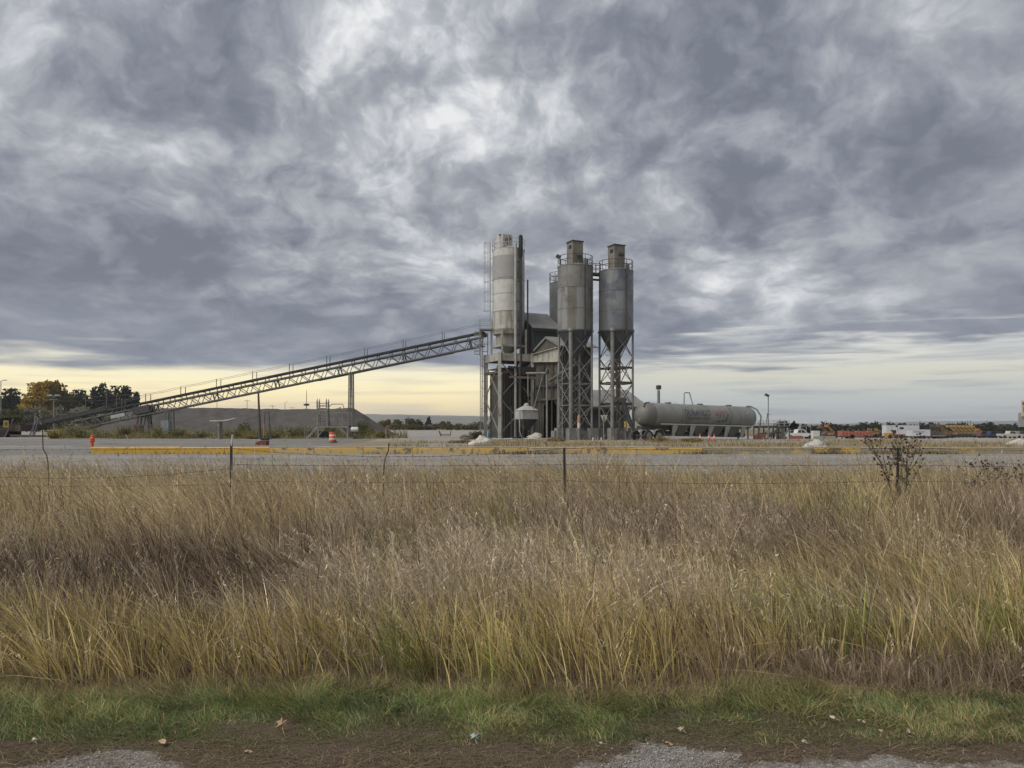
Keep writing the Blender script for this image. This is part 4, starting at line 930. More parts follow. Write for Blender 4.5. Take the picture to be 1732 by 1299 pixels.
    def wrap(verts2, faces, name, m, lift=.016):
        bm = bmesh.new(); vv = [bm.verts.new((x, y, 0)) for x, y in verts2]
        for f in faces:
            try: bm.faces.new([vv[i] for i in f])
            except ValueError: pass
        ys = [p[1] for p in verts2]
        for k in range(1, 12):
            yy = min(ys)+(max(ys)-min(ys))*k/12; bmesh.ops.bisect_plane(bm, geom=bm.verts[:]+bm.edges[:]+bm.faces[:], plane_co=(0, yy, 0), plane_no=(0, 1, 0))
        bm.verts.index_update(); mb = MB(); mb.add([q(v.co.x, v.co.y/R, R+lift) for v in bm.verts], [[v.index for v in f.verts] for f in bm.faces]); bm.free()
        return mb.build(name, m, t)
    def text(body, s0, y0, wid, hgt, name):
        cu = bpy.data.curves.new('lettering', 'FONT'); cu.body = body; cu.size = 1.0; cu.offset = .034; ob = bpy.data.objects.new('lettering_source', cu); COL.objects.link(ob)
        me = bpy.data.meshes.new_from_object(ob.evaluated_get(bpy.context.evaluated_depsgraph_get())); bpy.data.objects.remove(ob)
        vs = [(v.co.x, v.co.y) for v in me.vertices]; fs = [list(p.vertices) for p in me.polygons]; bpy.data.meshes.remove(me)
        x0, x1 = min(v[0] for v in vs), max(v[0] for v in vs); h0, h1 = min(v[1] for v in vs), max(v[1] for v in vs)
        wrap([(s0+(v[0]-x0)/(x1-x0)*wid, y0+(v[1]-h0)/(h1-h0)*hgt) for v in vs], fs, name, ink)
    text('DURANGO', 3.35, -.02, 3.25, .68, 'lettering'); text('TRANSPORT', 3.35, -.33, 3.25, .22, 'small_lettering')
    ell = lambda cx, cy, a, b, n=18: ([(cx+a*math.cos(6.283*i/n), cy+b*math.sin(6.283*i/n)) for i in range(n)], [list(range(n))])
    E = [(8.05, .42, .42, .22), (8.55, .50, .36, .14), (9.0, .55, .34, .20)]
    for cx, cy, a, b in E: v, f = ell(cx-.45, cy, a, b); wrap(v, f, 'emblem_red', red)
    for poly in ([(7.85, -.55), (9.05, -.55), (9.12, -.38), (8.6, -.30), (8.0, -.40)], [(8.9, -.5), (9.1, -.45), (9.42, .22), (9.2, .30)], [(8.22, -.05), (8.32, -.05), (8.36, .30), (8.24, .32)], [(8.62, -.02), (8.72, -.02), (8.74, .32), (8.62, .32)], [(7.72, .14), (7.9, .10), (7.95, .22), (7.75, .26)]):
        wrap([(p[0]-.45, p[1]) for p in poly], [list(range(len(poly)))], 'emblem_mark', ink)
tanker()

# ------------------------------------------------------------------ belt conveyor
def conveyor():
    A = Vector((PX(34, 97), 97, PZ(725.5, 97))); B = Vector((PX(818, 88), 88, PZ(562.5, 88))); d = (B-A).normalized(); L = (B-A).length
    sd = Vector((d.y, -d.x, 0)).normalized(); sd = sd if sd.y < 0 else -sd; n = sd.cross(d); n = n if n.z > 0 else -n
    t = thing('belt_conveyor', 'long inclined truss conveyor rising from the feeder to the white silo', 'conveyor', (A.x, A.y, .5))
    hw = .50; f = lambda s, o, w: A+d*s+n*o+sd*w              # o: up from the belt line, w: sideways
    s0, sT = 7.6, L-.2
    for w in (-hw, hw):
        for k in range(4):                                    # chords spliced from four lengths
            a, b = s0+(sT-s0)*k/4, s0+(sT-s0)*(k+1)/4-.02
            P1('top_chord', M_truss, t, f(a, -.52, w), f(b, -.52, w), .12, .13); P1('bottom_chord', M_truss, t, f(a, -1.5, w), f(b, -1.5, w), .12, .13)
        m = 33; st = (sT-s0)/m
        for k in range(m):
            a = s0+k*st
            P1('diagonal', M_truss, t, f(a, -.54, w), f(a+st*.62, -1.48, w), .075); P1('diagonal', M_truss, t, f(a+st*.62, -1.48, w), f(a+st, -.54, w), .065)
            if k % 5 == 2: P1('vertical', M_dark, t, f(a, -.5, w), f(a+.12, -1.5, w), .14)
        for k in range(m+5):
            a = .9+k*(L-1.2)/(m+5); P1('idler_bracket', M_dark, t, f(a, -.50 if a > s0 else -.2, w), f(a, -.02, w), .09)
        P1('belt_rail', M_belt, t, f(-.6, 0, w), f(L, 0, w), .10, .17)
        for k, s in enumerate([17.9+4.72*i for i in range(9)]):
            P1('stanchion', M_truss, t, f(s, -.1, w), f(s, -.1, w)+ZZ*1.12, .07)
        s9 = 17.9+4.72*8
        pts = []
        for i in range(9):
            s = 17.9+4.72*i; pts.append(f(s, -.1, w)+ZZ*1.08)
            if i < 8: pts.append(f(s+2.36, -.1, w)+ZZ*1.03)
        mb = MB(); mb.path([f(6.5, -.1, w)+ZZ*.25]+pts+[f(L-.5, -.1, w)+ZZ*1.1], .018, 4); mb.build('guard_cable', M_truss, t)
    for k in range(0, 33): s = s0+k*(sT-s0)/33; P1('cross_member', M_dark, t, f(s, -1.5, -hw), f(s, -1.5, hw), .08) if k % 2 == 0 else P1('idler', M_dark, t, f(s, -.12, -hw), f(s, -.12, hw), .10)
    mb = MB(); mb.prism([f(-.7, .03, -.42), f(-.7, -.02, 0), f(-.7, .03, .42), f(-.7, .0, .42), f(-.7, -.06, 0), f(-.7, 0, -.42)], d*(L+.6)); mb.build('belt', M_belt, t)
    mb = MB(); mb.prism([f(L*.66, -1.62, -.5), f(L*.66, -1.62, .5), f(L*.66, -1.58, .5), f(L*.66, -1.58, -.5)], d*(L*.275)); mb.build('return_tray', M_dark, t)
    for s in (-.6, L): mb = MB(); mb.tube(f(s, -.25, -.48), f(s, -.25, .48), .30, n=16); mb.build('pulley', M_dark, t)
    mb = MB(); mb.box(f(14.0, -.95, hw+.1), (1.9, .05, .42), Matrix((d, sd*-1, n)).transposed()); mb.build('name_board', M_pale, t)
    for w in (-hw-.06, hw+.06): P1('skirt_board', M_belt, t, f(-.5, .22, w), f(12.5, .22, w), .05, .5)
    # lattice support leg and the two lower trestles
    def bent(px, D, wpx, m, nz, name):
        x = PX(px, D); s = (x-A.x)/d.x; top = f(s, -1.55, 0); gz = g(x, D); mb = MB(); dx = Vector((wpx/2, 0, 0))
        lg = []
        for sg in (-1, 1):
            for w in (-.45, .45): lg.append(P1(name, m, t, Vector((x, top.y+w, gz-.05))+dx*sg*1.1, Vector((x, top.y+w, top.z))+dx*sg*.75, .13))
        for k in range(nz):
            z = gz+.6+(top.z-gz-.8)*k/max(1, nz-1)
            for w in (-.45, .45): P1('lacing', m, t, Vector((x, top.y+w, z))-dx, Vector((x, top.y+w, z))+dx, .07)
        return s
    bent(594.5, 90.5, .42, M_truss, 9, 'support_leg'); bent(288, 94, .75, M_truss, 3, 'support_leg'); bent(246, 94.6, 1.5, M_dark, 2, 'support_leg')
    P1('knee_brace', M_truss, t, Vector((PX(240, 94.3), 94.3, .8)), Vector((PX(250, 94.3), 94.3, PZ(690, 94.3))), .12); P1('knee_brace', M_truss, t, Vector((PX(258, 94.3), 94.3, .8)), Vector((PX(248, 94.3), 94.3, PZ(690, 94.3))), .12)
    mb = MB(); mb.box(f(17.2, -.8, 0), (2.2, 1.25, .9), Matrix((d, sd*-1, n)).transposed()); mb.build('take_up_box', M_dark, t)
    return A, d
CA, CD = conveyor()

def feeder():
    D = 95; gz = g(PX(30, D), D); t = thing('aggregate_feeder', 'dark aggregate feeder with tracks at the low end of the conveyor', 'machine', (PX(20, D), D, gz))
    X = lambda p: PX(p, D); Z = lambda p: PZ(p, D)
    for y in (D-1.3, D+.7):
        mb = MB(); mb.prism([Vector((X(-70), y, gz)), Vector((X(20), y, gz)), Vector((X(26), y, Z(733))), Vector((X(20), y, Z(728))), Vector((X(-70), y, Z(728))), Vector((X(-76), y, Z(733)))], (0, .55, 0)); mb.build('track', M_black, t)
    mb = MB(); mb.box(((X(-80)+X(44))/2, D, Z(724)), (X(44)-X(-80), 2.2, .8)); mb.build('chassis', M_rusty, t)
    mb = MB(); vs = []
    for (xa, xb, yy, z) in ((X(-62), X(2), 1.0, Z(722)), (X(-84), X(20), 1.9, Z(707))):
        vs += [(xa, D-yy, z), (xb, D-yy, z), (xb, D+yy, z), (xa, D+yy, z)]
    mb.add(vs, [(3, 2, 1, 0), (0, 1, 5, 4), (1, 2, 6, 5), (2, 3, 7, 6), (3, 0, 4, 7)]); mb.build('hopper', M_dark, t)
    mb = MB(); mb.box((X(6), D-1.65, Z(713)), (.62, .08, .30)); mb.build('lamp_panel', M_pale, t)
    mb = MB(); mb.box((X(-14), D-1.2, Z(701)), (2.9, 1.6, .75)); mb.build('engine_cover', M_leg, t)
    for p in (2, 6): P1('exhaust', M_leg, t, (X(p), D-1, Z(708)), (X(p), D-1, Z(699)), .16)
    for p, q in ((20, 44), (60, 84), (68, 80)): P1('frame_post', M_truss, t, (X(p), D-1.3, gz), (X((p+q)/2+2), D-1.3, Z(709)), .12)
    mb = MB(); mb.bar((X(66), D-1.2, Z(736)), (X(70), D-1.2, Z(705)), .10); mb.bar((X(72), D-1.2, Z(705)), (X(80), D-1.2, Z(718)), .10); mb.build('guard_frame', M_leg, t)
    P1('skid', M_rusty, t, (X(30), D-1.4, Z(736.5)), (X(110), D-1.4, Z(738)), .2, .26)
    s = MB(); s.box((X(26), D-1.75, Z(717)), (.64, .05, .80)); sg = s.build('warning_board', mat('yellow_board', (.33, .25, .04), (.24, .19, .05), 3, .7), t)
    s = MB(); s.box((X(26), D-1.80, Z(717)), (.34, .03, .46)); s.build('board_face', mat('board_dark', (.10, .08, .03), (.06, .05, .03), 5, .8), sg)
feeder()

# ------------------------------------------------------------------ gravel stockpile
def stockpile():
    r = np.random.default_rng(3); nx, ny = 170, 60; xs = np.linspace(-73, -12, nx); ys = np.linspace(99, 133, ny); Xg, Yg = np.meshgrid(xs, ys)
    cx = np.clip(Xg, -55, -25.2); cy = 115+1.4*np.sin(cx*.11); dist = np.hypot(Xg-cx, (Yg-cy))
    H = 4.05-.62*np.maximum(0, dist-1.5)-.10*np.exp(-(dist/1.5)**2)+.55*(fbm(Xg*.3, Yg*.3, 4, 4)-.5)*np.clip(dist/2.5, .35, 1)+.18*(fbm(Xg*1.6, Yg*1.6, 6, 3)-.5)
    H = H+.10*np.sin(Xg*.23)*np.exp(-(dist/4)**2)
    Zg = np.array([[g(a, b) for a in xs] for b in ys])+np.where(H > 0, H, np.maximum(H, -.3))
    V = np.stack([Xg, Yg, Zg], 2).reshape(-1, 3); F = [(j*nx+i, j*nx+i+1, (j+1)*nx+i+1, (j+1)*nx+i) for j in range(ny-1) for i in range(nx-1)]
    mb = MB(); mb.v = [tuple(p) for p in V]; mb.f = F
    m = mat('stockpile_gravel', (.088, .083, .078), (.064, .061, .058), .8, .95, dirt=((.125, .119, .112), 5.0, .56, .66, .6), bump=1.0, bscale=14, spec=.1)
    tag(mb.build('gravel_stockpile', m, None, 80), 'long grey gravel stockpile behind the conveyor', 'gravel pile')
stockpile()
# ------------------------------------------------------------------ yellow kerb wall
def kerb():
    M_y = [mat('yellow_kerb_paint', (0.525, 0.331, 0.057), (0.451, 0.278, 0.052), 1.3, .75, dirt=((.17, .13, .075), 2.6, .60, .68, .8), bump=.2),
           mat('worn_yellow_paint', (0.525, 0.351, 0.105), (0.461, 0.346, 0.168), 1.0, .8, dirt=((.13, .11, .08), 2.0, .545, .60, .9), bump=.3),
           mat('flaked_yellow_paint', (0.292, 0.241, 0.138), (0.258, 0.237, 0.189), .9, .85, dirt=((.50, .33, .10), 1.2, .55, .60, .8), bump=.3)]
    M_cap = mat('pale_kerb_cap', (.46, .43, .37), (.36, .335, .285), 1.5, .85)
    D = 42.35; x0 = PX(150, 42); t = thing('kerb_wall', 'long low yellow painted concrete kerb wall along the far edge of road', 'kerb', (0, D, .18))
    x = x0; i = 0; rr = random.Random(5); ends = PX(1790, 42)
    while x < ends:
        L = 2.45 if x < -13 else rr.choice((3.0, 3.6, 2.7)); px = CXP+x/42*FPX; k = 0 if px < 400 else (1 if px < 860 else 2)
        if k == 2 and rr.random() < (.5 if px < 1120 else .2): k = 1
        h = (.40 if k == 0 else .37)-(.05 if k == 2 else 0)+rr.uniform(-.012, .012); dy = rr.uniform(-.015, .015)+(.0 if k < 2 else rr.uniform(-.05, .05)); a = rr.uniform(-.004, .004); mb = MB(); bx = x+.012; ex = x+L-.012
        prof = lambda xx, s: [Vector((xx, 42.18+dy+s*a, .16)), Vector((xx, 42.18+dy+s*a, .16+h-.05)), Vector((xx, 42.23+dy+s*a, .16+h)), Vector((xx, 42.50+dy+s*a, .16+h)), Vector((xx, 42.54+dy+s*a, .16+h-.04)), Vector((xx, 42.54+dy+s*a, .16))]
        pa, pb = prof(bx, 0), prof(ex, L); n = len(pa); mb.add(pa+pb, [tuple(range(n-1, -1, -1)), tuple(range(n, 2*n))]+[(q, (q+1) % n, (q+1) % n+n, q+n) for q in range(n)])
        b = mb.build('kerb_block', M_y[k], t)
        if px > 395:
            mb = MB(); zc = .16+h+.018+(0 if k < 2 else .03); mb.box(((bx+ex)/2, 42.36+dy, zc), (ex-bx, .34, .035), a); mb.build('cap_strip', M_cap, b)
        x += L; i += 1
    return t
kerb()
M_or = mat('orange_plastic', (.62, .10, .035), (.50, .075, .03), 2, .55); M_wp = mat('white_plastic', (.58, .57, .54), (.46, .45, .43), 2, .6)
M_red = mat('rusty_red_paint', (.20, .065, .045), (.13, .05, .04), 3, .8)
def marker():
    D = 43.1; x = PX(156, D); z0 = PZ(757, D); t = thing('marker_post', 'orange flexible marker post at the left end of the yellow kerb', 'marker', (x, D, g(x, D)))
    mb = MB(); mb.lathe([(.16, 0), (.16, .04), (.09, .06), (.0, .06)], (x, D, g(x, D)), 14); mb.build('base', M_black, t)
    mb = MB(); mb.lathe([(.060, .06), (.075, .40), (.078, .60), (.13, .66), (.135, .84), (.085, .90), (.08, .99), (.05, 1.02), (0, 1.02)], (x, D, g(x, D)), 14); mb.build('post', M_or, t)
marker()
def barrel():
    D = 66; x = PX(563, D); z = g(x, D); t = thing('traffic_barrel', 'orange and white striped traffic barrel leaning before the steel stairs', 'traffic barrel', (x, D, z))
    prof = [(.36, .0, 'base'), ]
    def band(r0, z0, r1, z1, m, nm): mb = MB(); mb.lathe([(r0, z0), (r1, z1)], (x, D, z), 20); mb.build(nm, m, t)
    mb = MB(); mb.lathe([(.38, 0), (.38, .07), (.31, .09)], (x, D, z), 20); mb.build('foot', M_black, t)
    zz = [.09, .25, .40, .55, .70, .92]; ms = [M_or, M_wp, M_or, M_wp, M_or]; rs = [.31, .305, .295, .28, .265, .25]
    for k in range(5): band(rs[k], zz[k], rs[k+1], zz[k+1]-.004, ms[k], 'stripe')
    t.rotation_euler = (0, math.radians(-4), 0)
barrel()
M_cone2 = M_or
def cone(px, D, label):
    x = PX(px, D); z = g(x, D); t = thing('traffic_cone', label, 'traffic cone', (x, D, z), 'cones under the tanker')
    mb = MB(); mb.box((x, D, z+.02), (.36, .36, .04)); mb.build('base', M_black, t)
    mb = MB(); mb.lathe([(.14, .04), (.10, .28)], (x, D, z), 14); mb.build('cone_body', M_or, t); mb = MB(); mb.lathe([(.10, .284), (.075, .45)], (x, D, z), 14); mb.build('collar', M_wp, t); mb = MB(); mb.lathe([(.075, .454), (.03, .68), (.0, .69)], (x, D, z), 14); mb.build('tip', M_or, t)
cone(1184, 71.5, 'leftmost of three small traffic cones under the tanker'); cone(1199, 72, 'middle of three small traffic cones under the tanker'); cone(1208, 71.2, 'rightmost of three small traffic cones under the tanker')
for px, lb in ((1003, 'left'), (1017, 'right')):
    D = 71; x = PX(px, D); mb = MB(); mb.lathe([(.05, 0), (.055, .30), (.03, .34), (0, .34)], (x, D, g(x, D)), 10)
    tag(mb.build('survey_stub', M_wp, None), lb+' one of two short white stubs in front of the silo piers', 'stub post', 'white stubs')

# ------------------------------------------------------------------ wire fence
def fence():
    D = 12.0; t = thing('wire_fence', 'sagging barbed wire fence on dark steel posts crossing the dry grass', 'fence', (0, D, 0))
    M_p = mat('post_steel', (.022, .022, .024), (.05, .04, .034), 8, .7); M_w = mat('fence_wire', (.065, .055, .048), (.04, .034, .03), 10, .7); M_tip = mat('post_white_tip', (.55, .56, .54), (.45, .46, .44), 10, .7)
    P = []
    for px, top, tip in ((-180, 756, None), (390, 751, 735), (957, 757, None), (1516, 757, None), (2080, 757, None)):
        x = PX(px, D); z1 = PZ(top, D); mb = MB(); ln = {390: -.012, 957: .025, 1516: -.03}.get(px, 0)
        mb.bar((x, D, -.3), (x+ln*-1, D, z1), .038, .012); mb.bar((x, D+.018, -.3), (x+ln*-1, D+.018, z1), .012, .034)
        p = mb.build('post', M_p, t); P.append((x, ln))
        if tip: mb = MB(); mb.tube((x+.012, D, z1-.03), (x+.03, D, PZ(tip, D)), .013, n=6); mb.build('white_tip', M_tip, p)
    rr = random.Random(3); xs = [p[0] for p in P]
    for wi, (zf) in enumerate((PZ(758, D), PZ(785.5, D), PZ(813, D))):
        for k in range(len(xs)-1):
            a, b = xs[k], xs[k+1]; sag = rr.uniform(.02, .045)+(.12 if (k == 0 and wi == 1) else 0)+(.10 if k == 1 and wi == 0 else 0); z0 = zf-(.06 if k == 0 and wi > 0 else 0); pts = []
            for i in range(17): f = i/16; pts.append((a+(b-a)*f, D-.025+.01*math.sin(f*20+wi), z0-sag*4*f*(1-f)+.004*math.sin(f*37+k)))
            if k == 1 and wi == 0: pts = [(p[0], p[1], p[2]) for p in pts]
            mb = MB(); mb.path(pts, .0028, 4)
            for i in range(1, 38):
                f = i/38; x = a+(b-a)*f; z = z0-sag*4*f*(1-f); mb.bar((x-.01, D-.04, z-.011), (x+.006, D-.015, z+.011), .003); mb.bar((x+.012, D-.04, z+.010), (x-.005, D-.015, z-.010), .003)
            mb.build('barbed_wire', M_w, t)
    for pts in ([(70, 728), (70.5, 748), (71, 760), (77, 770), (79, 782), (80, 800), (80, 840)], [(657, 750), (656, 764), (651, 775), (649, 790), (648, 812), (648, 850)]):
        mb = MB(); mb.path([(PX(a, D), D+.03, PZ(b, D)) for a, b in pts], .0085, 6); mb.build('bent_stay', M_w, t)
fence()

# ------------------------------------------------------------------ dead weeds by the fence
M_stalk = mat('dead_stalk', (.075, .055, .042), (.05, .036, .028), 12, .9); M_burr = mat('dry_burr', (.045, .032, .026), (.07, .05, .04), 20, .9)
def weed(x, D, H, nb, label, seed, cone=.55, group=None):
    r = random.Random(seed); z0 = g(x, D); t = thing('dead_weed', label, 'plant', (x, D, z0), group); st = MB(); bu = MB()
    def burr(p, s):
        for _ in range(1):
            ax = Vector((r.gauss(0, 1), r.gauss(0, 1), r.gauss(0, 1))).normalized(); bu.lathe([(0, -s), (s*.75, -s*.5), (s, 0), (s*.7, s*.6), (0, s*.9)], p, 6, axis=ax)
    def grow(p, d, L, rad, depth):
        pts = [p]; q = p.copy(); dd = d.copy(); n = 5
        for i in range(n): dd = (dd+Vector((r.gauss(0, .10), r.gauss(0, .10), .05))).normalized(); q = q+dd*L/n; pts.append(q.copy())
        st.path(pts, [rad*(1-.6*i/n) for i in range(n+1)], 5)
        if depth == 0:
            burr(q, r.uniform(.013, .022))
            for _ in range(r.randint(0, 2)): burr(pts[r.randint(2, n)]+Vector((r.gauss(0, .012), r.gauss(0, .012), r.gauss(0, .01))), r.uniform(.010, .018))
            return
        for k in range(nb if depth > 1 else 4):
            i = r.randint(2, n); a = r.uniform(0, 6.28); nd = (dd*1.0+Vector((math.cos(a), math.sin(a), .1))*cone*r.uniform(.7, 1.4)).normalized(); grow(pts[i], nd, L*r.uniform(.34, .62), rad*.55, depth-1)
    for k in range(3):
        a = r.uniform(0, 6.28); grow(Vector((x+.03*math.cos(a), D+.03*math.sin(a), z0)), Vector((.14*(k-1)+r.gauss(0, .05), r.gauss(0, .1), 1)).normalized(), H*r.uniform(.7, .86), .010, 2)
    st.build('stalk', M_stalk, t); struct(bu.build('seed_burrs', M_burr, t), 'stuff')
weed(PX(1516, 11.7), 11.7, 1.36, 8, 'tall dark dead burdock weed tangled round the right fence post', 4, .42)
weed(PX(1660, 13.2), 13.2, .90, 4, 'low spreading dead weed near the right edge, beyond the fence', 9, .9)
weed(PX(1705, 13.4), 13.4, .84, 3, 'small dead weed in the right corner behind the wires', 15, .8)

# ------------------------------------------------------------------ fallen leaves on the verge
def leaf(px, py, size, rz, tilt, label, c, lobes=5, hz=.0):
    D = CZ*FPX/(py-HOR); D = (CZ-hz)*FPX/(py-HOR); x = PX(px, D); pts = []; n = lobes*2; r = random.Random(int(px))
    for i in range(n+1):
        a = -math.pi*.82+2*math.pi*.82*i/n; rad = size*(1.0 if i % 2 == 1 else .48)*r.uniform(.85, 1.12); pts.append((rad*math.sin(a), rad*math.cos(a)))
    mb = MB(); R = Matrix.Rotation(rz, 3, 'Z') @ Matrix.Rotation(tilt, 3, 'X'); ctr = Vector((x, D, hz+.012)); vs = [ctr+R @ Vector((0, -size*.15, .02*size/.05))]
    for i, (a, b) in enumerate(pts): vs.append(ctr+R @ Vector((a, b, size*.28*math.sin(i*1.9))))
    vs2 = [v+Vector((0, 0, -.0012)) for v in vs]; m = len(vs)
    mb.add(vs+vs2, [(0, i, i+1) for i in range(1, m-1)]+[(m, m+i+1, m+i) for i in range(1, m-1)])
    st = ctr+R @ Vector((0, -size*.2, 0)); mb.path([st, st+R @ Vector((.1*size, -size*.7, .15*size)), st+R @ Vector((.25*size, -size*1.2, .3*size))], .0016, 4)
    tag(mb.build('fallen_leaf', mat('leaf_%d' % int(px), c, tuple(k*.7 for k in c), 60, .8), None), label, 'leaf', 'fallen leaves on the verge')
tanl = (.42, .29, .18)
leaf(477, 1228, .038, .3, .9, 'large tan maple leaf upright in the green grass, left of centre', tanl, 5, .05)
leaf(277, 1259, .034, 1.9, .5, 'tan curled leaf at the gravel edge, second from left', tanl, 3, .025)
leaf(58, 1256, .022, .8, .5, 'small pale leaf at the far left edge of the verge', (.40, .36, .28), 3, .025)
leaf(420, 1276, .021, 2.6, .3, 'small tan leaf lying on brown thatch below the large maple leaf', tanl, 5, .015)
leaf(803, 1250, .030, .2, .8, 'pale silvery green leaf at the bottom centre of the verge', (.33, .40, .37), 5, .03)
leaf(1018, 1261, .016, 1.2, .3, 'tiny beige leaf on thatch right of the silvery leaf', (.36, .28, .19), 3, .02)
leaf(1153, 1237, .022, .5, .6, 'pale leaf in the grass above the right gravel patch', (.42, .35, .25), 5, .03)
leaf(1131, 1262, .022, 2.0, .4, 'brown leaf at the top edge of the right gravel patch', (.33, .22, .12), 5, .015)
leaf(1410, 1218, .024, 1.1, .5, 'pale leaf lying in green grass, right side', (.42, .37, .30), 3, .04)
leaf(1457, 1224, .022, 2.2, .5, 'beige leaf just right of another pale leaf in the grass', (.40, .33, .22), 5, .035)
leaf(1360, 1258, .020, .2, .2, 'small whitish leaf on bare ground, right side', (.45, .42, .36), 3, .012)
leaf(1537, 1241, .020, .9, .5, 'pale leaf beside the small bare soil patch on the right', (.42, .36, .28), 5, .02)
leaf(1487, 1240, .022, 2.9, .4, 'tan leaf at the left edge of the bare soil patch', (.38, .28, .18), 3, .02)

# ------------------------------------------------------------------ rocks and slabs in the dry strip
def rock(px, py, D, w, h, dp, label, c1, seed, n=26):
    x = PX(px, D); z = PZ(py, D); r = np.random.default_rng(seed); mb = MB(); K, Lr = 12, 6; vs = []
    for j in range(Lr+1):
        ph = math.pi/2*(j/Lr); 
        for i in range(K):
            a = 2*math.pi*i/K; k = 1+r.uniform(-.16, .16); vs.append((x+w/2*math.cos(a)*math.cos(ph)**.6*k, D+dp/2*math.sin(a)*math.cos(ph)**.6*k, z-.06+(h+.06)*math.sin(ph)*(1+.25*math.cos(a+seed))*(1+r.uniform(-.1, .1))))
    fs = [(j*K+i, j*K+(i+1) % K, (j+1)*K+(i+1) % K, (j+1)*K+i) for j in range(Lr) for i in range(K)]; fs.append(tuple(range(Lr*K, Lr*K+K)))
    mb.add(vs, fs); tag(mb.build('boulder', mat('rock_%d' % seed, c1, tuple(k*.72 for k in c1), 2.5, .95, bump=.6, bscale=8), None, 50), label, 'rock')
rock(817, 750, 62, 1.3, .50, 1.2, 'whitish concrete rubble heap left of the silo frame', (.52, .49, .44), 4)
rock(801, 752, 60, .9, .26, .9, 'low whitish lump beside the concrete rubble heap', (.47, .44, .39), 5)
rock(1376, 757, 50, 1.35, .42, .9, 'smooth pale boulder behind the kerb below the white pickup', (.47, .44, .40), 6)
rock(1389, 757.5, 50, .9, .16, .8, 'flat pale slab trailing right of the smooth boulder', (.42, .39, .35), 8)
rock(1461, 751, 66, 1.5, .14, 1.0, 'thin whitish slab lying in dry grass below the orange trailer', (.47, .44, .40), 7)
rock(904, 741, 79.5, 1.7, .42, 1.3, 'small pale gravel heap at the foot of the pale hopper', (.40, .38, .34), 12)
rock(1722, 752, 58, 1.6, .35, 1.2, 'pale boulder at the far right edge of the dry strip', (.45, .42, .37), 14)
rock(790, 742, 78, 1.6, .35, 1.4, 'dark spoil mound left of the silo frame', (.15, .13, .105), 15)

# ------------------------------------------------------------------ things in front of the stockpile
def stair_platform():
    D = 82; X = lambda p: PX(p, D); Z = lambda p: PZ(p, D); gz = g(X(560), D); t = thing('stair_platform', 'weathered steel platform with steep stairs in front of the gravel pile', 'platform', (X(562), D, gz))
    y0, y1 = D-.9, D+.9
    M = mat('weathered_steel_frame', (.24, .235, .215), (.165, .158, .14), 2, .75, dirt=((.12, .09, .06), 2, .55, .7, .6))
    zd = Z(722)
    for y in (y0, y1):
        for px in (542, 591): P1('leg', M, t, (X(px), y, gz-.05), (X(px), y, zd), .13)
        P1('deck_beam', M, t, (X(541), y, zd), (X(592), y, zd), .12, .16)
        P1('knee', M, t, (X(543), y, Z(736)), (X(553), y, Z(723)), .09); P1('knee', M, t, (X(590), y, Z(736)), (X(577), y, Z(723)), .09)
        P1('skid', M, t, (X(524), y, gz+.06), (X(600), y, gz+.10), .10, .14)
        for px in (548, 568, 582, 592): P1('rail_post', M, t, (X(px), y, zd), (X(px), y, Z(698)), .05)
        P1('hand_rail', M, t, (X(556), y, Z(698)), (X(592), y, Z(698)), .05); P1('mid_rail', M, t, (X(556), y, Z(709)), (X(592), y, Z(709)), .04)
    mb = MB(); mb.box(((X(541)+X(592))/2, D, zd+.1), (X(592)-X(541), 1.8, .05)); mb.build('deck', M_rusty, t)
    for y in (y0, y0+.95):       # upright ladder tower
        for a, b in ((541, 540), (557, 555.5)): P1('tower_post', M, t, (X(a), y, zd), (X(b), y, Z(680)), .13); mb = MB(); mb.tube((X(b), y, Z(681)), (X(b)+.02, y, Z(674.5)), .085, .02, n=6); mb.build('spike', M, t)
    for k in range(9): z = zd+.15+k*.29; P1('tread', M, t, (X(541), y0+.4, z), (X(557), y0+.4, z), .9, .04)
    for z in (Z(686), Z(691)): P1('tower_rail', M, t, (X(541), y0, z), (X(557), y0, z), .07)
    mb = MB(); mb.box((X(549), y0+.05, Z(693)), (.85, .04, .3)); mb.build('sign_plate', M_pale, t)
    mb = MB(); mb.path([(X(561), y0, Z(700)), (X(560), y0, Z(688)), (X(565), y0, Z(684)), (X(583), y0, Z(684)), (X(586), y0, Z(695))], .045, 6); mb.build('hoop_rail', M, t)
    for y in (y0, y0+.8):        # flight of stairs down to the left
        P1('stringer', M, t, (X(522), y, gz+.05), (X(542), y, zd+.1), .08, .2); P1('stair_rail', M, t, (X(518), y, gz+1.0), (X(541), y, zd+1.4), .05); P1('stair_rail', M, t, (X(519), y, gz+.5), (X(541), y, zd+.85), .04); P1('stair_post', M, t, (X(519), y, gz), (X(519), y, gz+1.0), .05)
    for k in range(5): f = (k+.7)/5.5; P1('step', M_rusty, t, (X(522)+(X(542)-X(522))*f, y0, gz+(zd-gz)*f), (X(522)+(X(542)-X(522))*f, y0+.8, gz+(zd-gz)*f), .22, .04)
    mb = MB(); mb.box((X(548), D-.2, gz+.45), (.9, .9, .75)); mb.build('pump', M_black, t)
stair_platform()
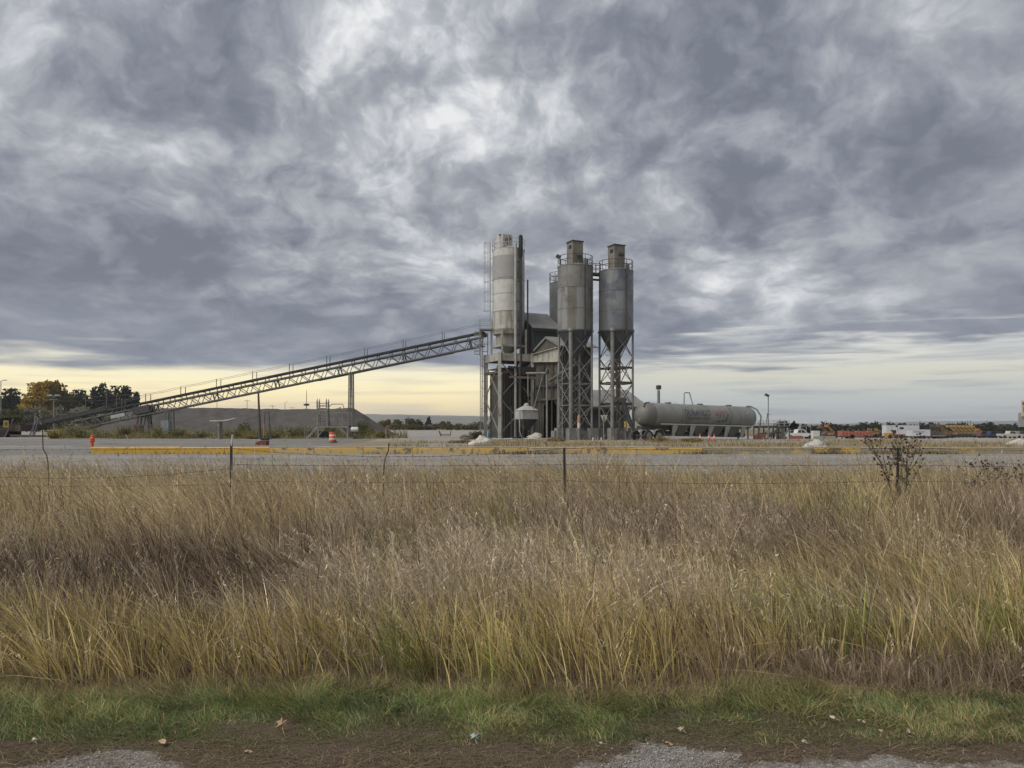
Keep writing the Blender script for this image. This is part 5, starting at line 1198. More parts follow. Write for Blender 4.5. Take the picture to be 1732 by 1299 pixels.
def small_tank():
    D = 81.5; c = Vector((PX(601, D), D-.4, 0)); z = PZ(726.5, D); gz = g(c.x, D); t = thing('small_tank', 'small white cylindrical tank on a dark stand right of the steel stairs', 'tank', (c.x, c.y, gz))
    mb = MB(); mb.lathe([(0, -.40), (.24, -.36), (.27, -.30), (.27, .30), (.24, .36), (0, .40)], c+ZZ*z, 20, axis=(1, .1, 0)); mb.build('drum', M_wp, t)
    for sx in (-.22, .22): P1('leg', M_rusty, t, c+Vector((sx, 0, gz-.05)), c+Vector((sx, 0, z-.24)), .09)
    P1('saddle', M_rusty, t, c+Vector((-.35, 0, z-.28)), c+Vector((.35, 0, z-.28)), .3, .10)
small_tank()
def curved_sign():
    D = 80; X = lambda p: PX(p, D); Z = lambda p: PZ(p, D); gz = g(X(372), D); t = thing('bent_panel', 'white bent sheet balanced on a grey post before the gravel pile', 'panel', (X(372), D, gz))
    pr = [(356, 711), (366, 711), (378, 711), (386, 709.6), (392, 708.2), (398, 706.4)]
    mb = MB(); mb.prism([Vector((X(a), D-.25, Z(b))) for a, b in pr]+[Vector((X(a), D-.25, Z(b)-.09)) for a, b in pr[::-1]], (0, .6, 0)); mb.build('sheet', mat('white_sheet', (.60, .58, .56), (.5, .48, .46), 2, .6), t)
    mb = MB(); mb.lathe([(.16, gz-.05), (.16, Z(722)), (.20, Z(721)), (.13, Z(714)), (.12, Z(711.6))], (X(371), D, 0), 12); mb.build('post', M_leg, t)
    P1('strut', M_rusty, t, (X(375.5), D, gz-.05), (X(375), D, Z(712)), .09)
curved_sign()
def dark_pole():
    D = 80; X = lambda p: PX(p, D); Z = lambda p: PZ(p, D); gz = g(X(438), D)
    mb = MB(); mb.tube((X(440), D, gz-.2), (X(437), D, Z(665)), .16, .10, n=10); tag(mb.build('timber_pole', mat('old_timber', (.10, .088, .074), (.065, .056, .048), 4, .9), None), 'leaning dark timber pole standing in front of the gravel pile', 'pole')
    t = thing('meter_post', 'thin black twin posts with a reddish gauge pipe by the timber pole', 'post', (X(450), D, gz))
    P1('post', M_dark, t, (X(447.5), D, gz-.05), (X(448), D, Z(698)), .07); P1('post', M_dark, t, (X(457), D, gz-.05), (X(455), D, Z(697)), .07); P1('bent_bar', M_dark, t, (X(459), D, gz), (X(455.4), D, Z(716)), .12)
    mb = MB(); mb.tube((X(447.5), D-.12, gz+.4), (X(447.5), D-.12, Z(717)), .085, n=8); mb.build('gauge_pipe', mat('faded_pink', (.33, .20, .17), (.28, .13, .11), 5, .7), t)
    D2 = 58; t = thing('red_trough', 'rusty red steel box with a dark lid just behind the yellow kerb', 'box', (PX(440, D2), D2, g(PX(440, D2), D2))); z0 = g(PX(440, D2), D2); XX = lambda p: PX(p, D2); ZD = lambda p: PZ(p, D2)
    mb = MB(); mb.prism([Vector((XX(431), D2, z0-.02)), Vector((XX(450), D2, z0-.02)), Vector((XX(450.5), D2, ZD(745.5))), Vector((XX(441), D2, ZD(745.5))), Vector((XX(432), D2, ZD(748)))], (0, .7, 0)); mb.build('box_body', M_red, t)
    mb = MB(); mb.box((XX(446), D2+.35, ZD(743.0)), (.46, .6, .16)); mb.build('lid', M_black, t)
dark_pole()
def barrier(px0, px1, D, py0, py1, label):
    gz = g(PX(px0, D), D); t = thing('road_barrier', label, 'barrier', (PX((px0+px1)/2, D), D, gz))
    for i, (a, ln) in enumerate(((px0, .25), (px1, -.12))):
        mb = MB(); mb.tube((PX(a, D), D, gz), (PX(a, D)-ln, D, PZ(py0, D)), .09, n=8); mb.build('post', M_red if i == 0 else mat('faded_pink', (.3, .2, .2)), t)
    P1('rail', M_rusty, t, (PX(px0, D), D, PZ(py1, D)), (PX(px1, D), D, PZ(py1, D)), .12)
barrier(746, 761, 104, 729, 735.5, 'low broken barrier with two red posts on the grey yard')
mb = MB(); D = 84; mb.tube((PX(653, D), D, g(PX(653, D), D)), (PX(652.5, D), D, PZ(723, D)), .06, n=6); tag(mb.build('survey_stake', mat('faded_pink', (.3, .2, .2)), None), 'lone pale pink survey stake at the right foot of gravel pile', 'stake')
def yield_sign():
    D = 73.5; x = PX(1021, D); gz = g(x, D); t = thing('triangular_sign', 'pale downward triangle sign on a post between the two grey silos', 'sign', (x, D, gz))
    mb = MB(); mb.tube((x, D, gz-.05), (x, D, PZ(712, D)), .055, n=8); mb.build('post', M_leg, t)
    mb = MB(); y = D-.09; mb.prism([Vector((PX(1016, D), y, PZ(702, D))), Vector((PX(1027, D), y, PZ(702, D))), Vector((PX(1027.2, D), y, PZ(703.5, D))), Vector((PX(1022.5, D), y, PZ(714, D))), Vector((PX(1020.2, D), y, PZ(714, D))), Vector((PX(1015.8, D), y, PZ(703.5, D)))], (0, .03, 0)); mb.build('plate', mat('pale_sign_back', (.40, .39, .35), (.32, .31, .28), 4, .6), t)
    mb = MB(); mb.bar((PX(1021.2, D), y-.02, PZ(704, D)), (PX(1021.4, D), y-.02, PZ(713, D)), .10, .03); mb.build('stiffener', M_rusty, t)
yield_sign()
def bits():
    D = 75.3; x = PX(979, D); gz = g(x, D); t = thing('gas_cylinder', 'orange and white gas cylinder standing between the middle silo legs', 'cylinder', (x, D, gz)); b = gz+1.2
    mb = MB(); mb.lathe([(.16, 0), (.16, b-gz+.0)], (x, D, gz), 14); mb.build('stand', M_conc, t)
    mb = MB(); mb.lathe([(.14, b), (.14, b+.5)], (x, D, 0), 14); mb.build('lower_band', M_wp, t); mb = MB(); mb.lathe([(.145, b+.505), (.145, b+1.1), (.09, b+1.22), (.04, b+1.3), (0, b+1.3)], (x, D, 0), 14); mb.build('upper_band', mat('dull_orange', (.38, .20, .09), (.30, .15, .07), 4, .6), t)
    D = 76.5; x = PX(1058, D); gz = g(x, D); t = thing('hydrant', 'yellow and white fill connection beside the right silo pier', 'hydrant', (x, D, gz))
    mb = MB(); mb.lathe([(.10, 0), (.10, PZ(723, D)-gz)], (x, D, gz), 10); mb.build('riser', M_leg, t)
    mb = MB(); mb.lathe([(.15, 0), (.16, .5), (.10, .62)], (x, D, PZ(723, D)), 12); mb.build('yellow_body', mat('yellow_paint', (.45, .32, .06), (.36, .26, .05), 4, .6), t); mb = MB(); mb.lathe([(.10, 0), (.11, .28), (0, .3)], (x+.3, D, PZ(721.5, D)), 10); mb.build('white_cap', M_wp, t)
    D = 76; c0 = Vector((PX(1054, D), D, PZ(680, D))); c1 = Vector((PX(1068, D), D-.2, PZ(722, D))); t = thing('loading_auger', 'dark slanted auger tube between the right silo and the tanker', 'auger', (c1.x, c1.y, g(c1.x, c1.y)))
    mb = MB(); mb.tube(c0, c1, .26, .2, n=12); mb.build('tube', M_dark, t); P1('prop', M_leg, t, Vector((c1.x, c1.y, g(c1.x, c1.y)-.05)), c1, .12)
    mb = MB(); mb.box(c0+Vector((0, 0, .15)), (.5, .5, .5), Matrix.Rotation(.35, 3, 'Y')); mb.build('motor', M_dark, t)
    D = 89; x = PX(829, D); gz = g(x, D); t = thing('blue_drum', 'light blue plastic drum standing left of the silo frame', 'drum', (x, D, gz)); mb = MB(); mb.lathe([(.28, 0), (.30, .1), (.30, .5), (.315, .53), (.30, .56), (.29, .88), (.0, .9)], (x, D, gz), 18); mb.build('drum_body', mat('blue_plastic', (.10, .22, .32), (.08, .18, .26), 3, .5), t); mb = MB(); mb.lathe([(.31, .88), (.31, .93), (0, .94)], (x, D, gz), 18); mb.build('lid', M_wp, t)
    D = 78; t = thing('ground_hose', 'pale hose lying along the foot of the plant', 'hose', (PX(870, D), D, g(0, D))); mb = MB(); mb.path([(PX(822+i*11, D), D+.5*math.sin(i*1.3), g(0, D)+.07+.05*math.sin(i*2.1)) for i in range(12)], .075, 6); mb.build('hose', M_pale, t)
bits()
# concrete push blocks between the piers
for i, (px, D, w, lb) in enumerate(((945, 77.8, 1.4, 'grey concrete block at the left foot of the middle silo'), (985, 76.6, 1.5, 'low concrete block between the middle silo piers'), (1022, 78.6, 1.7, 'grey concrete block at the left foot of the right silo'), (1052, 76.8, 1.5, 'concrete block between the right silo piers'))):
    x = PX(px, D); mb = MB(); mb.box((x, D, g(x, D)+.42), (w, .7, .95), TH); tag(mb.build('concrete_block', M_conc, None), lb, 'block')
# ------------------------------------------------------------------ trees and shrubs
LM = leaf_mat('foliage', .25)
M_bark = mat('bark', (.075, .06, .048), (.05, .04, .032), 5, .95)
def tree(name, label, cat, x, y, H, crown, cols, leaf, trunk=.25, n=1800, group=None, trunk_h=.35, seed=1, dens=.5, sticks=7):
    """crown: list of (dx, dz_rel, rx, rz) lobes in fractions of H; tapered trunk with limbs reaching into the lobes"""
    r = np.random.default_rng(seed); z0 = g(x, y)-.05; t = thing(name, label, cat, (x, y, z0), group); tot = sum(c[2]**2*c[3] for c in crown); P = []; C = []; mb = MB(); base = Vector((x, y, z0))
    top = base+Vector((0, 0, H*trunk_h)); mb.path([base, base.lerp(top, .5)+Vector((.02*H, .01*H, 0)), top], [trunk, trunk*.8, trunk*.6], 7)
    for k, (dx, dz, rx, rz) in enumerate(crown):
        dy = r.uniform(-.12, .12)*(1 if len(crown) > 1 else 0); m = max(20, int(n*(rx**2*rz)/tot)); d = r.normal(size=(m, 3)); d /= np.linalg.norm(d, axis=1)[:, None]
        rad = r.uniform(dens, 1.0, (m, 1))**.6*(1+.22*np.sin(d[:, :1]*5+k)*np.cos(d[:, 1:2]*6+2*k)+.16*np.sin(d[:, 2:3]*9+k)); c = np.array([x+dx*H, y+dy*H, z0+dz*H])
        pts = c+d*rad*np.array([rx*H, rx*H, rz*H]); P.append(pts); cc = np.array(cols[k % len(cols)]); C.append(cc*r.uniform(.6, 1.4, (m, 1))*r.uniform(.9, 1.1, (m, 3)))
        if k < sticks: mb.path([top-Vector((0, 0, H*trunk_h*.3)), Vector(c)-Vector((dx*H*.4, dy*H*.4, rz*H*.35)), Vector(c)+Vector((0, 0, rz*H*.4))], [trunk*.5, trunk*.32, trunk*.08], 5)
    mb.build('trunk', M_bark, t); P = np.concatenate(P); P[:, 2] = np.maximum(P[:, 2], z0+.05); leaves('crown', P, np.full(len(P), leaf), np.concatenate(C), LM, t, r=r); return t
def lobes(n, w, lo, hi, rx, rz, seed):
    r = random.Random(seed); return [(r.uniform(-w, w), lo+(hi-lo)*((i+.5)/n if n > 1 else .5)*1.0, rx*r.uniform(.75, 1.2), rz*r.uniform(.75, 1.25)) for i in range(n)]
def treeAt(px, pytop, D, wpx, label, cols, seed, kind='round', **kw):
    x = PX(px, D); H = PZ(pytop, D)-g(x, D); w = wpx/2/FPX*D/H
    if kind == 'cotton': cr = [(random.Random(seed*9+i).uniform(-.75, .75)*w, .42+.40*random.Random(seed*7+i).random(), w*random.Random(seed+i).uniform(.38, .56), .17) for i in range(9)]+[(-.3*w, .86, w*.32, .12), (.25*w, .87, w*.30, .11), (0, .5, w*.7, .25)]
    elif kind == 'conifer': cr = [(0, .12+.8*i/6, w*(1.0-.72*i/6), .13) for i in range(7)]
    elif kind == 'bush': cr = [(random.Random(seed*3+i).uniform(-.8, .8)*w, .30+.36*random.Random(seed*5+i).random(), w*.42, .30) for i in range(7)]
    else: cr = [(random.Random(seed*3+i).uniform(-.6, .6)*w, .35+.42*random.Random(seed*5+i).random(), w*.5, .24) for i in range(7)]
    return tree(kw.pop('name', 'tree'), label, kw.pop('cat', 'tree'), x, D, H, cr, cols, kw.pop('leaf', .42), n=kw.pop('n', 3200), seed=seed, trunk=kw.pop('trunk', .35), **kw)
YL, YD, OL = (.34, .225, .03), (.23, .16, .028), (.13, .125, .032); DK, DK2 = (.022, .034, .022), (.030, .042, .024); SG, SG2 = (.19, .185, .135), (.25, .235, .18); GN = (.115, .125, .045)
treeAt(20, 654, 262, 62, 'dark green tree at the far left edge behind the feeder', [DK, DK2], 1, 'cotton', leaf=.5)
treeAt(62, 645, 255, 50, 'golden cottonwood, left half of the yellow clump', [YL, YD, YL], 2, 'cotton', leaf=.55, n=4600)
treeAt(88, 641, 258, 44, 'tallest golden cottonwood in the middle of the yellow clump', [YL, YL, YD, OL], 3, 'cotton', leaf=.55, n=4600)
treeAt(108, 648, 262, 34, 'olive green cottonwood at the right side of the yellow clump', [OL, YD, GN], 4, 'cotton', leaf=.5)
treeAt(136, 656, 268, 34, 'dark low tree between the yellow clump and the dark firs', [DK2, DK, OL], 5, 'cotton', leaf=.5)
for i, (px, top, w) in enumerate(((163, 650, 22), (177, 645, 24), (190, 648, 20), (204, 648, 22), (215, 652, 20), (226, 660, 16))):
    treeAt(px, top, 258+2*i, w, ['leftmost', 'tallest', 'third', 'fourth', 'fifth', 'rightmost and shortest'][i]+' of the row of dark firs behind the low conveyor', [DK, DK2], 10+i, 'cotton', leaf=.45, n=1500, group='row of dark firs')
for i, (px, top, w, c) in enumerate(((12, 688, 46, [GN, (.10, .10, .03)]), (45, 680, 50, [SG, SG2]), (78, 678, 52, [SG2, SG]), (62, 696, 46, [GN, SG]), (120, 682, 60, [SG, SG2]), (150, 685, 54, [SG2, SG]), (100, 690, 50, [SG, (.11, .11, .05)]), (172, 694, 40, [SG, SG2]))):
    treeAt(px, top, 175+4*i, w, ['green rounded shrub at the left edge above the feeder', 'grey-green willow left of the lamp post', 'tallest grey willow below the golden cottonwoods', 'mixed green willow low behind the feeder', 'broad silvery willow right of the lamp post', 'silvery willow below the dark firs', 'grey willow just behind the lamp post', 'low willow at the right end, behind the conveyor'][i], c, 30+i, 'bush', leaf=.34, n=1700, name='willow', trunk=.15, group='willow thicket')
# far centre: bushes and small trees beyond the yard
for i, (px, top, w, D, c, kd) in enumerate(((648, 706, 22, 285, [(.17, .10, .025), OL], 'bush'), (672, 704, 18, 290, [GN, OL], 'bush'), (697, 704, 22, 292, [GN, (.06, .07, .03)], 'bush'), (712, 708, 18, 300, [DK2, GN], 'bush'), (725, 704, 16, 280, [DK, DK2], 'conifer'), (755, 711, 20, 285, [(.11, .075, .035), GN], 'bush'), (806, 710, 26, 282, [(.10, .075, .04), SG], 'bush'))):
    treeAt(px, top, D, w, ['orange-brown bush at the right shoulder of the gravel pile', 'pale green small tree beyond the grey yard', 'round green tree in the middle beyond the grey yard', 'dim bluish bush between two trees beyond the yard', 'dark small conifer beyond the grey yard', 'brownish bush right of the dark conifer', 'brown bush beyond the yard beside the silo frame'][i], c, 50+i, kd, leaf=.35, n=900, trunk=.15)
rr = random.Random(8)
for i in range(15):
    px = 668+i*11+rr.uniform(-4, 4); c = rr.choice(([(.095, .085, .03), (.12, .09, .04)], [(.13, .095, .05), SG], [GN, (.12, .08, .035)]))
    treeAt(px, 716+rr.uniform(-2, 2), 262+rr.uniform(-6, 8), 26, ['first', 'second', 'third', 'fourth', 'fifth', 'sixth', 'seventh', 'eighth', 'ninth', 'tenth', 'eleventh', 'twelfth', 'thirteenth', 'fourteenth', 'fifteenth'][i]+' low shrub from the left along the far edge of the yard', c, 70+i, 'bush', leaf=.30, n=450, trunk=.08, name='shrub', cat='shrub', group='brush along the far yard edge')
for i, (px, top) in enumerate(((362, 692), (408, 689), (447, 691), (575, 689), (586, 692))):
    treeAt(px, top, 300, 22, ['left', 'middle', 'right', 'taller pair of', 'shorter pair of'][i]+' treetop showing over the crest of the gravel pile', [DK2, OL], 90+i, 'bush', leaf=.4, n=700, trunk=.2)
# right: line of trees behind the equipment yard
protos = []
for i in range(5):
    protos.append(treeAt(1392+i*13, 717+(i % 3)*1.4, 262+i*4, 26+4*(i % 2), 'dark leafy tree in the line behind the right equipment yard', [[DK2, (.05, .058, .03)], [(.055, .062, .028), DK2], [(.07, .07, .035), (.05, .055, .03)]][i % 3], 110+i, 'bush', leaf=.36, n=800, trunk=.18, group='tree line behind the equipment yard'))
for i in range(52):
    px = 1385+i*7.2+rr.uniform(-4, 4); D = 268+rr.uniform(-8, 22); x = PX(px, D); copy_tree(protos[i % 5], (x, D, g(x, D)-.05), rr.uniform(0, 6.28), rr.uniform(.95, 1.28))
treeAt(1330, 708, 150, 30, 'dark green dense tree behind the white loading platform', [DK, DK2], 130, 'bush', leaf=.35, n=1500, trunk=.2)
treeAt(1367, 716, 190, 22, 'bluish dark bush right of the dense tree', [DK, (.04, .05, .04)], 131, 'bush', leaf=.3, n=700, trunk=.15)

# weeds and bushes on the near side of the conveyor and pile
def shrub(px, pytop, D, wpx, cols, label, seed, n=900, leaf=.085, up=.9):
    x = PX(px, D); z0 = g(x, D); H = PZ(pytop, D)-z0; w = wpx/2/FPX*D; r = np.random.default_rng(seed); t = thing('shrub', label, 'shrub', (x, D, z0)); mb = MB(); P = []; C = []; k = 26
    for i in range(k):
        a = r.uniform(0, 6.28); d = r.uniform(.15, 1)*w; tip = Vector((x+d*math.cos(a), D+d*math.sin(a)*.8, z0+H*r.uniform(.55, 1.0)*(1-.35*(d/w)**2))); b = Vector((x+d*math.cos(a)*.3, D+d*math.sin(a)*.3, z0-.03)); mid = b.lerp(tip, .55)+Vector((0, 0, .1*H))
        mb.path([b, mid, tip], [.02, .014, .006], 4); m = n//k; f = r.uniform(.12, 1.02, m)[:, None]; bb, mm, tt = np.array(b), np.array(mid), np.array(tip)
        P.append(bb*(1-f)**2+2*mm*f*(1-f)+tt*f*f+r.normal(0, .16*H**.5, (m, 3))*np.array([1, 1, .7])); cc = np.array(cols[r.integers(len(cols))]); C.append(cc*r.uniform(.6, 1.4, (m, 1))*r.uniform(.92, 1.08, (m, 3)))
    mb.build('stems', M_bark, t); P = np.concatenate(P); P[:, 2] = np.maximum(P[:, 2], z0+.02); leaves('foliage', P, np.full(len(P), leaf), np.concatenate(C), LM, t, upright=up, r=r)
G1, G2, Y1, S1 = (.14, .15, .062), (.20, .19, .085), (.36, .29, .09), (.26, .24, .15)
SH = [(91, 724, 84, 28, [Y1, (.26, .21, .10)], 'pale yellow rabbitbrush at the left, before the dark feeder'), (120, 713, 88, 34, [G2, S1], 'tall grey-green weeds where the conveyor truss begins'), (134, 726, 86, 30, [G1, G2], 'low green weeds under the start of the truss'),
      (175, 728, 87, 44, [S1, G2], 'pale scrub under the low conveyor, left of the red frame'), (212, 720, 90, 30, [G1, (.06, .07, .03)], 'dark green weeds left of the first trestle'), (268, 722, 87, 34, [G1, G2], 'dark green weeds right of the red frame'), (300, 724, 86, 46, [G2, G1], 'green weeds below the second conveyor trestle'),
      (338, 726, 86, 44, [G2, S1], 'green weeds left of the bent white sheet'), (395, 729, 85, 40, [(.13, .115, .04), G2], 'yellowish weeds right of the bent white sheet'), (413, 715, 92, 36, [G1, (.065, .07, .03)], 'tall dark green weeds before the middle of the gravel pile'), (428, 735, 82, 34, [(.17, .155, .05), Y1], 'low yellow-green plants left of the timber pole'),
      (463, 730, 85, 30, [(.17, .15, .05), G2], 'yellow-green weeds right of the thin black posts'), (492, 724, 88, 40, [G2, (.12, .10, .045)], 'green and brown weeds left of the steel stairs'), (518, 719, 90, 34, [G1, G2], 'dark weeds directly behind the stair flight'), (560, 716, 92, 44, [G1, G2], 'green weeds behind the steel platform'),
      (612, 709, 91, 34, [G1, G2], 'tall green weeds right of the lattice support leg'), (632, 724, 88, 40, [G2, (.13, .11, .05)], 'weeds at the right foot of gravel pile'), (648, 731, 86, 24, [(.13, .11, .05), G1], 'low brownish weeds beside the pink survey stake'),
      (806, 727, 84, 22, [(.05, .06, .03), G1], 'dark green bush at the left foot of the silo frame'), (1116, 739, 68, 44, [(.26, .20, .10), (.30, .24, .13)], 'tuft of dry tan weeds in front of the tanker wheels'), (1170, 742, 67, 40, [(.26, .20, .10), (.22, .17, .09)], 'dry tan weeds before the tanker hoppers'), (940, 741, 70, 36, [(.28, .22, .12), (.22, .18, .10)], 'dry pale weeds before the middle silo'), (780, 746, 64, 50, [(.24, .19, .10), (.15, .13, .06)], 'dry weeds left of the rubble heap')]
for i, (px, top, D, w, c, lb) in enumerate(SH): shrub(px, top, D, w, c, lb, 200+i, n=1100)

# red frame and block by the first trestle
D = 92; X = lambda p: PX(p, D); Z = lambda p: PZ(p, D); gz = g(X(248), D); t = thing('red_guard_frame', 'low rusty red guard frame under the conveyor trestle', 'frame', (X(248), D, gz)); M_rf = mat('red_oxide', (.17, .085, .06), (.12, .07, .05), 3, .8)
for px in (227, 235, 258): P1('post', M_rf, t, (X(px), D, gz-.05), (X(px), D, Z(718)), .12)
for z in (Z(719), Z(726), Z(733)): P1('rail', M_rf, t, (X(226), D, z), (X(259), D, z), .09)
mb = MB(); mb.box((X(281), D, gz+1.0), (.9, .8, 2.1)); tag(mb.build('control_box', mat('blue_grey_cabinet', (.20, .22, .24), (.16, .175, .19), 2, .6), None), 'blue-grey control cabinet beside the second conveyor trestle', 'cabinet')
mb = MB(); mb.box((X(231), D+.6, gz+.75), (.8, .9, 1.6)); tag(mb.build('anchor_block', M_conc, None), 'concrete anchor block under the low conveyor trestle', 'block')

# ------------------------------------------------------------------ poles
M_pole = mat('utility_pole', (.12, .105, .09), (.085, .074, .064), 3, .9)
def pole(px, top, D, label, arms=1, w=2.2, r=.16, lamp=None, m=None, guy=False):
    x = PX(px, D); gz = g(x, D); z1 = PZ(top, D); t = thing('utility_pole', label, 'pole', (x, D, gz)); mb = MB(); mb.tube((x, D, gz-.3), (x, D, z1), r, r*.65, n=8); mb.build('shaft', m or M_pole, t)
    for k in range(arms):
        z = z1-.5-.9*k; P1('crossarm', m or M_pole, t, (x-w/2, D-.15, z), (x+w/2, D-.15, z), .12)
        for s in (-.42, 0, .42): mb = MB(); mb.lathe([(.05, 0), (.08, .08), (.04, .2), (0, .22)], (x+w*s, D-.15, z+.06), 6); mb.build('insulator', M_dark, t)
    if lamp:
        for s in lamp: P1('lamp_arm', M_leg, t, (x, D, z1-.1), (x+s*1.0, D, z1+.15), .10); mb = MB(); mb.box((x+s*1.2, D, z1+.13), (.7, .3, .18)); mb.build('lamp_head', M_pale, t)
pole(1.5, 644, 170, 'tall thin lamp pole at the extreme left edge', 0, lamp=(.8,), r=.12, m=M_leg)
pole(91, 670, 112, 'grey twin-headed lamp post standing before the willows', 1, 1.2, .10, (-.45, .45), M_leg)
for i, (px, top, D, ar) in enumerate(((145, 672, 190, 0), (180, 660, 205, 1), (197, 668, 215, 0), (206, 673, 200, 0), (212, 676, 230, 0), (328, 676, 330, 0), (367, 676, 330, 1), (418, 676, 320, 1), (461, 685, 360, 1), (482, 680, 350, 0), (494, 688, 380, 1))):
    pole(px, top, D, ['thin pole before the grey willows', 'utility pole in front of the dark firs, left one', 'bare thin pole right of the fir crossarm pole', 'short pole just left of two near the conveyor', 'shortest pole beside the low conveyor belt', 'thin pole below the left part of the truss', 'crossarm pole under the conveyor truss', 'crossarm pole right under the truss, left of timber pole', 'small crossarm pole right of the timber pole', 'thin pole with no arm over the gravel crest', 'low crossarm pole left of the antenna'][i], ar, 2.4, .15, (.7,) if ar == 0 and px > 460 else None)
D = 340; x = PX(518.5, D); t = thing('antenna_mast', 'slender antenna mast with a round collar over the gravel crest', 'mast', (x, D, g(x, D))); mb = MB(); mb.tube((x, D, 0), (x, D, PZ(660, D)), .28, .10, n=8); mb.build('mast', M_leg, t); mb = MB(); mb.lathe([(.4, PZ(686.5, D)), (1.3, PZ(685.5, D)), (1.3, PZ(683.5, D)), (.4, PZ(682.5, D))], (x, D, 0), 16); mb.build('collar', M_dark, t)
pole(1637, 711, 300, 'thin tall pole over the right tree line', 0, r=.14); pole(1641.5, 711, 310, 'second thin pole beside its twin over the right trees', 0, r=.14); pole(1718, 714, 300, 'crossarm pole near the right sign', 1, 2.2, .15); pole(1480, 711, 300, 'thin pole behind the orange trailer', 0, r=.13); pole(1556, 711, 300, 'thin pole behind the white cargo trailers', 0, r=.13)
def yard_lamp():
    D = 96; x = PX(1299.5, D); gz = g(x, D); t = thing('yard_lamp', 'tall thin yard lamp post beside the loading platform', 'lamp post', (x, D, gz)); mb = MB(); mb.tube((x, D, gz-.2), (x, D, PZ(670, D)), .075, .055, n=8); mb.build('post', M_leg, t)
    mb = MB(); mb.box((x-.2, D-.1, PZ(668.5, D)), (.5, .34, .26), Matrix.Rotation(.45, 3, 'Y')); mb.build('lamp_head', M_dark, t); P1('bracket', M_leg, t, (x, D, PZ(701, D)), (x+.45, D, PZ(701.8, D)), .04)
    P1('gauge_arm', M_dark, t, (x-.25, D, PZ(716, D)), (x-.06, D, PZ(698, D)), .07)
yard_lamp()
# overhead wires behind the left trees' poles
mb = MB(); a, b = PX(20, 200), PX(230, 205)
t = thing('overhead_wire', 'faint overhead wires strung before the left trees', 'wire', (a, 200, PZ(668, 200)))
for z in (667, 674): mb = MB(); mb.path([(a+(b-a)*i/14, 202, PZ(z, 200)-1.2*4*(i/14)*(1-i/14)*.5) for i in range(15)], .03, 4); mb.build('wire', M_pole, t)

# ------------------------------------------------------------------ loading platform right of the tanker
def loading_platform():
    D = 101; X = lambda p: PX(p, D); Z = lambda p: PZ(p, D); gz = g(X(1305), D); t = thing('loading_platform', 'railed steel loading platform with white side tanks right of the tanker', 'platform', (X(1305), D, gz)); zd, zr = Z(721), Z(712)
    for y in (D-1, D+1):
        P1('deck_beam', M_dark, t, (X(1278), y, zd-.1), (X(1331), y, zd-.1), .14, .26)
        for z in (zr, (zd+zr)/2+.05): P1('rail', M_pale, t, (X(1278), y, z), (X(1331), y, z), .06)
        for k in range(7): p = 1278+k*53/6; P1('rail_post', M_pale, t, (X(p), y, zd), (X(p), y, zr), .06)
        for p in (1279, 1296, 1312, 1330): P1('leg', M_dark, t, (X(p), y, gz-.05), (X(p), y, zd-.1), .14)
    mb = MB(); mb.box((X(1304.5), D, zd+.06), (X(1331)-X(1278), 2.1, .06)); mb.build('deck', M_leg, t)
    P1('stair', M_dark, t, (X(1290), D-1.2, gz), (X(1316), D-1.2, zd), .6, .12); P1('stair_rail', M_dark, t, (X(1288), D-1.4, gz+.9), (X(1314), D-1.4, zd+.9), .06); P1('knee', M_dark, t, (X(1322), D-1.05, Z(737)), (X(1330), D-1.05, zd-.2), .09)
    for p, w in ((1318, .30), (1324, .30)): mb = MB(); mb.box((X(p), D+.2, (gz+zd)/2-.1), (.42, .9, zd-gz-.35)); mb.build('side_tank', M_wp, t)
    mb = MB(); mb.box((X(1328.8), D-1.0, (gz+zd)/2-.15), (.40, .10, zd-gz-.2)); mb.build('end_plate', M_wp, t)
    for k in range(8): p = 1283+k*5; P1('pipe', M_red if k % 2 else M_dark, t, (X(p), D-1.3, gz), (X(p+1.5), D-1.3, gz+.5+.25*(k % 3)), .12)
    P1('manifold', M_dark, t, (X(1276), D-1.3, Z(733)), (X(1318), D-1.3, Z(732)), .18)
loading_platform()
D = 88; mb = MB(); x = PX(1287, D); mb.prism([Vector((x-.5, D, g(x, D)-.05)), Vector((x+.45, D, g(x, D)-.05)), Vector((x+.4, D, g(x, D)+.62)), Vector((x-.1, D, g(x, D)+.75)), Vector((x-.55, D, g(x, D)+.5))], (0, .7, 0)); tag(mb.build('rust_bin', M_red, None), 'rusty red scrap bin at the rear of the tanker', 'bin')
D = 98; x = PX(1269, D); 

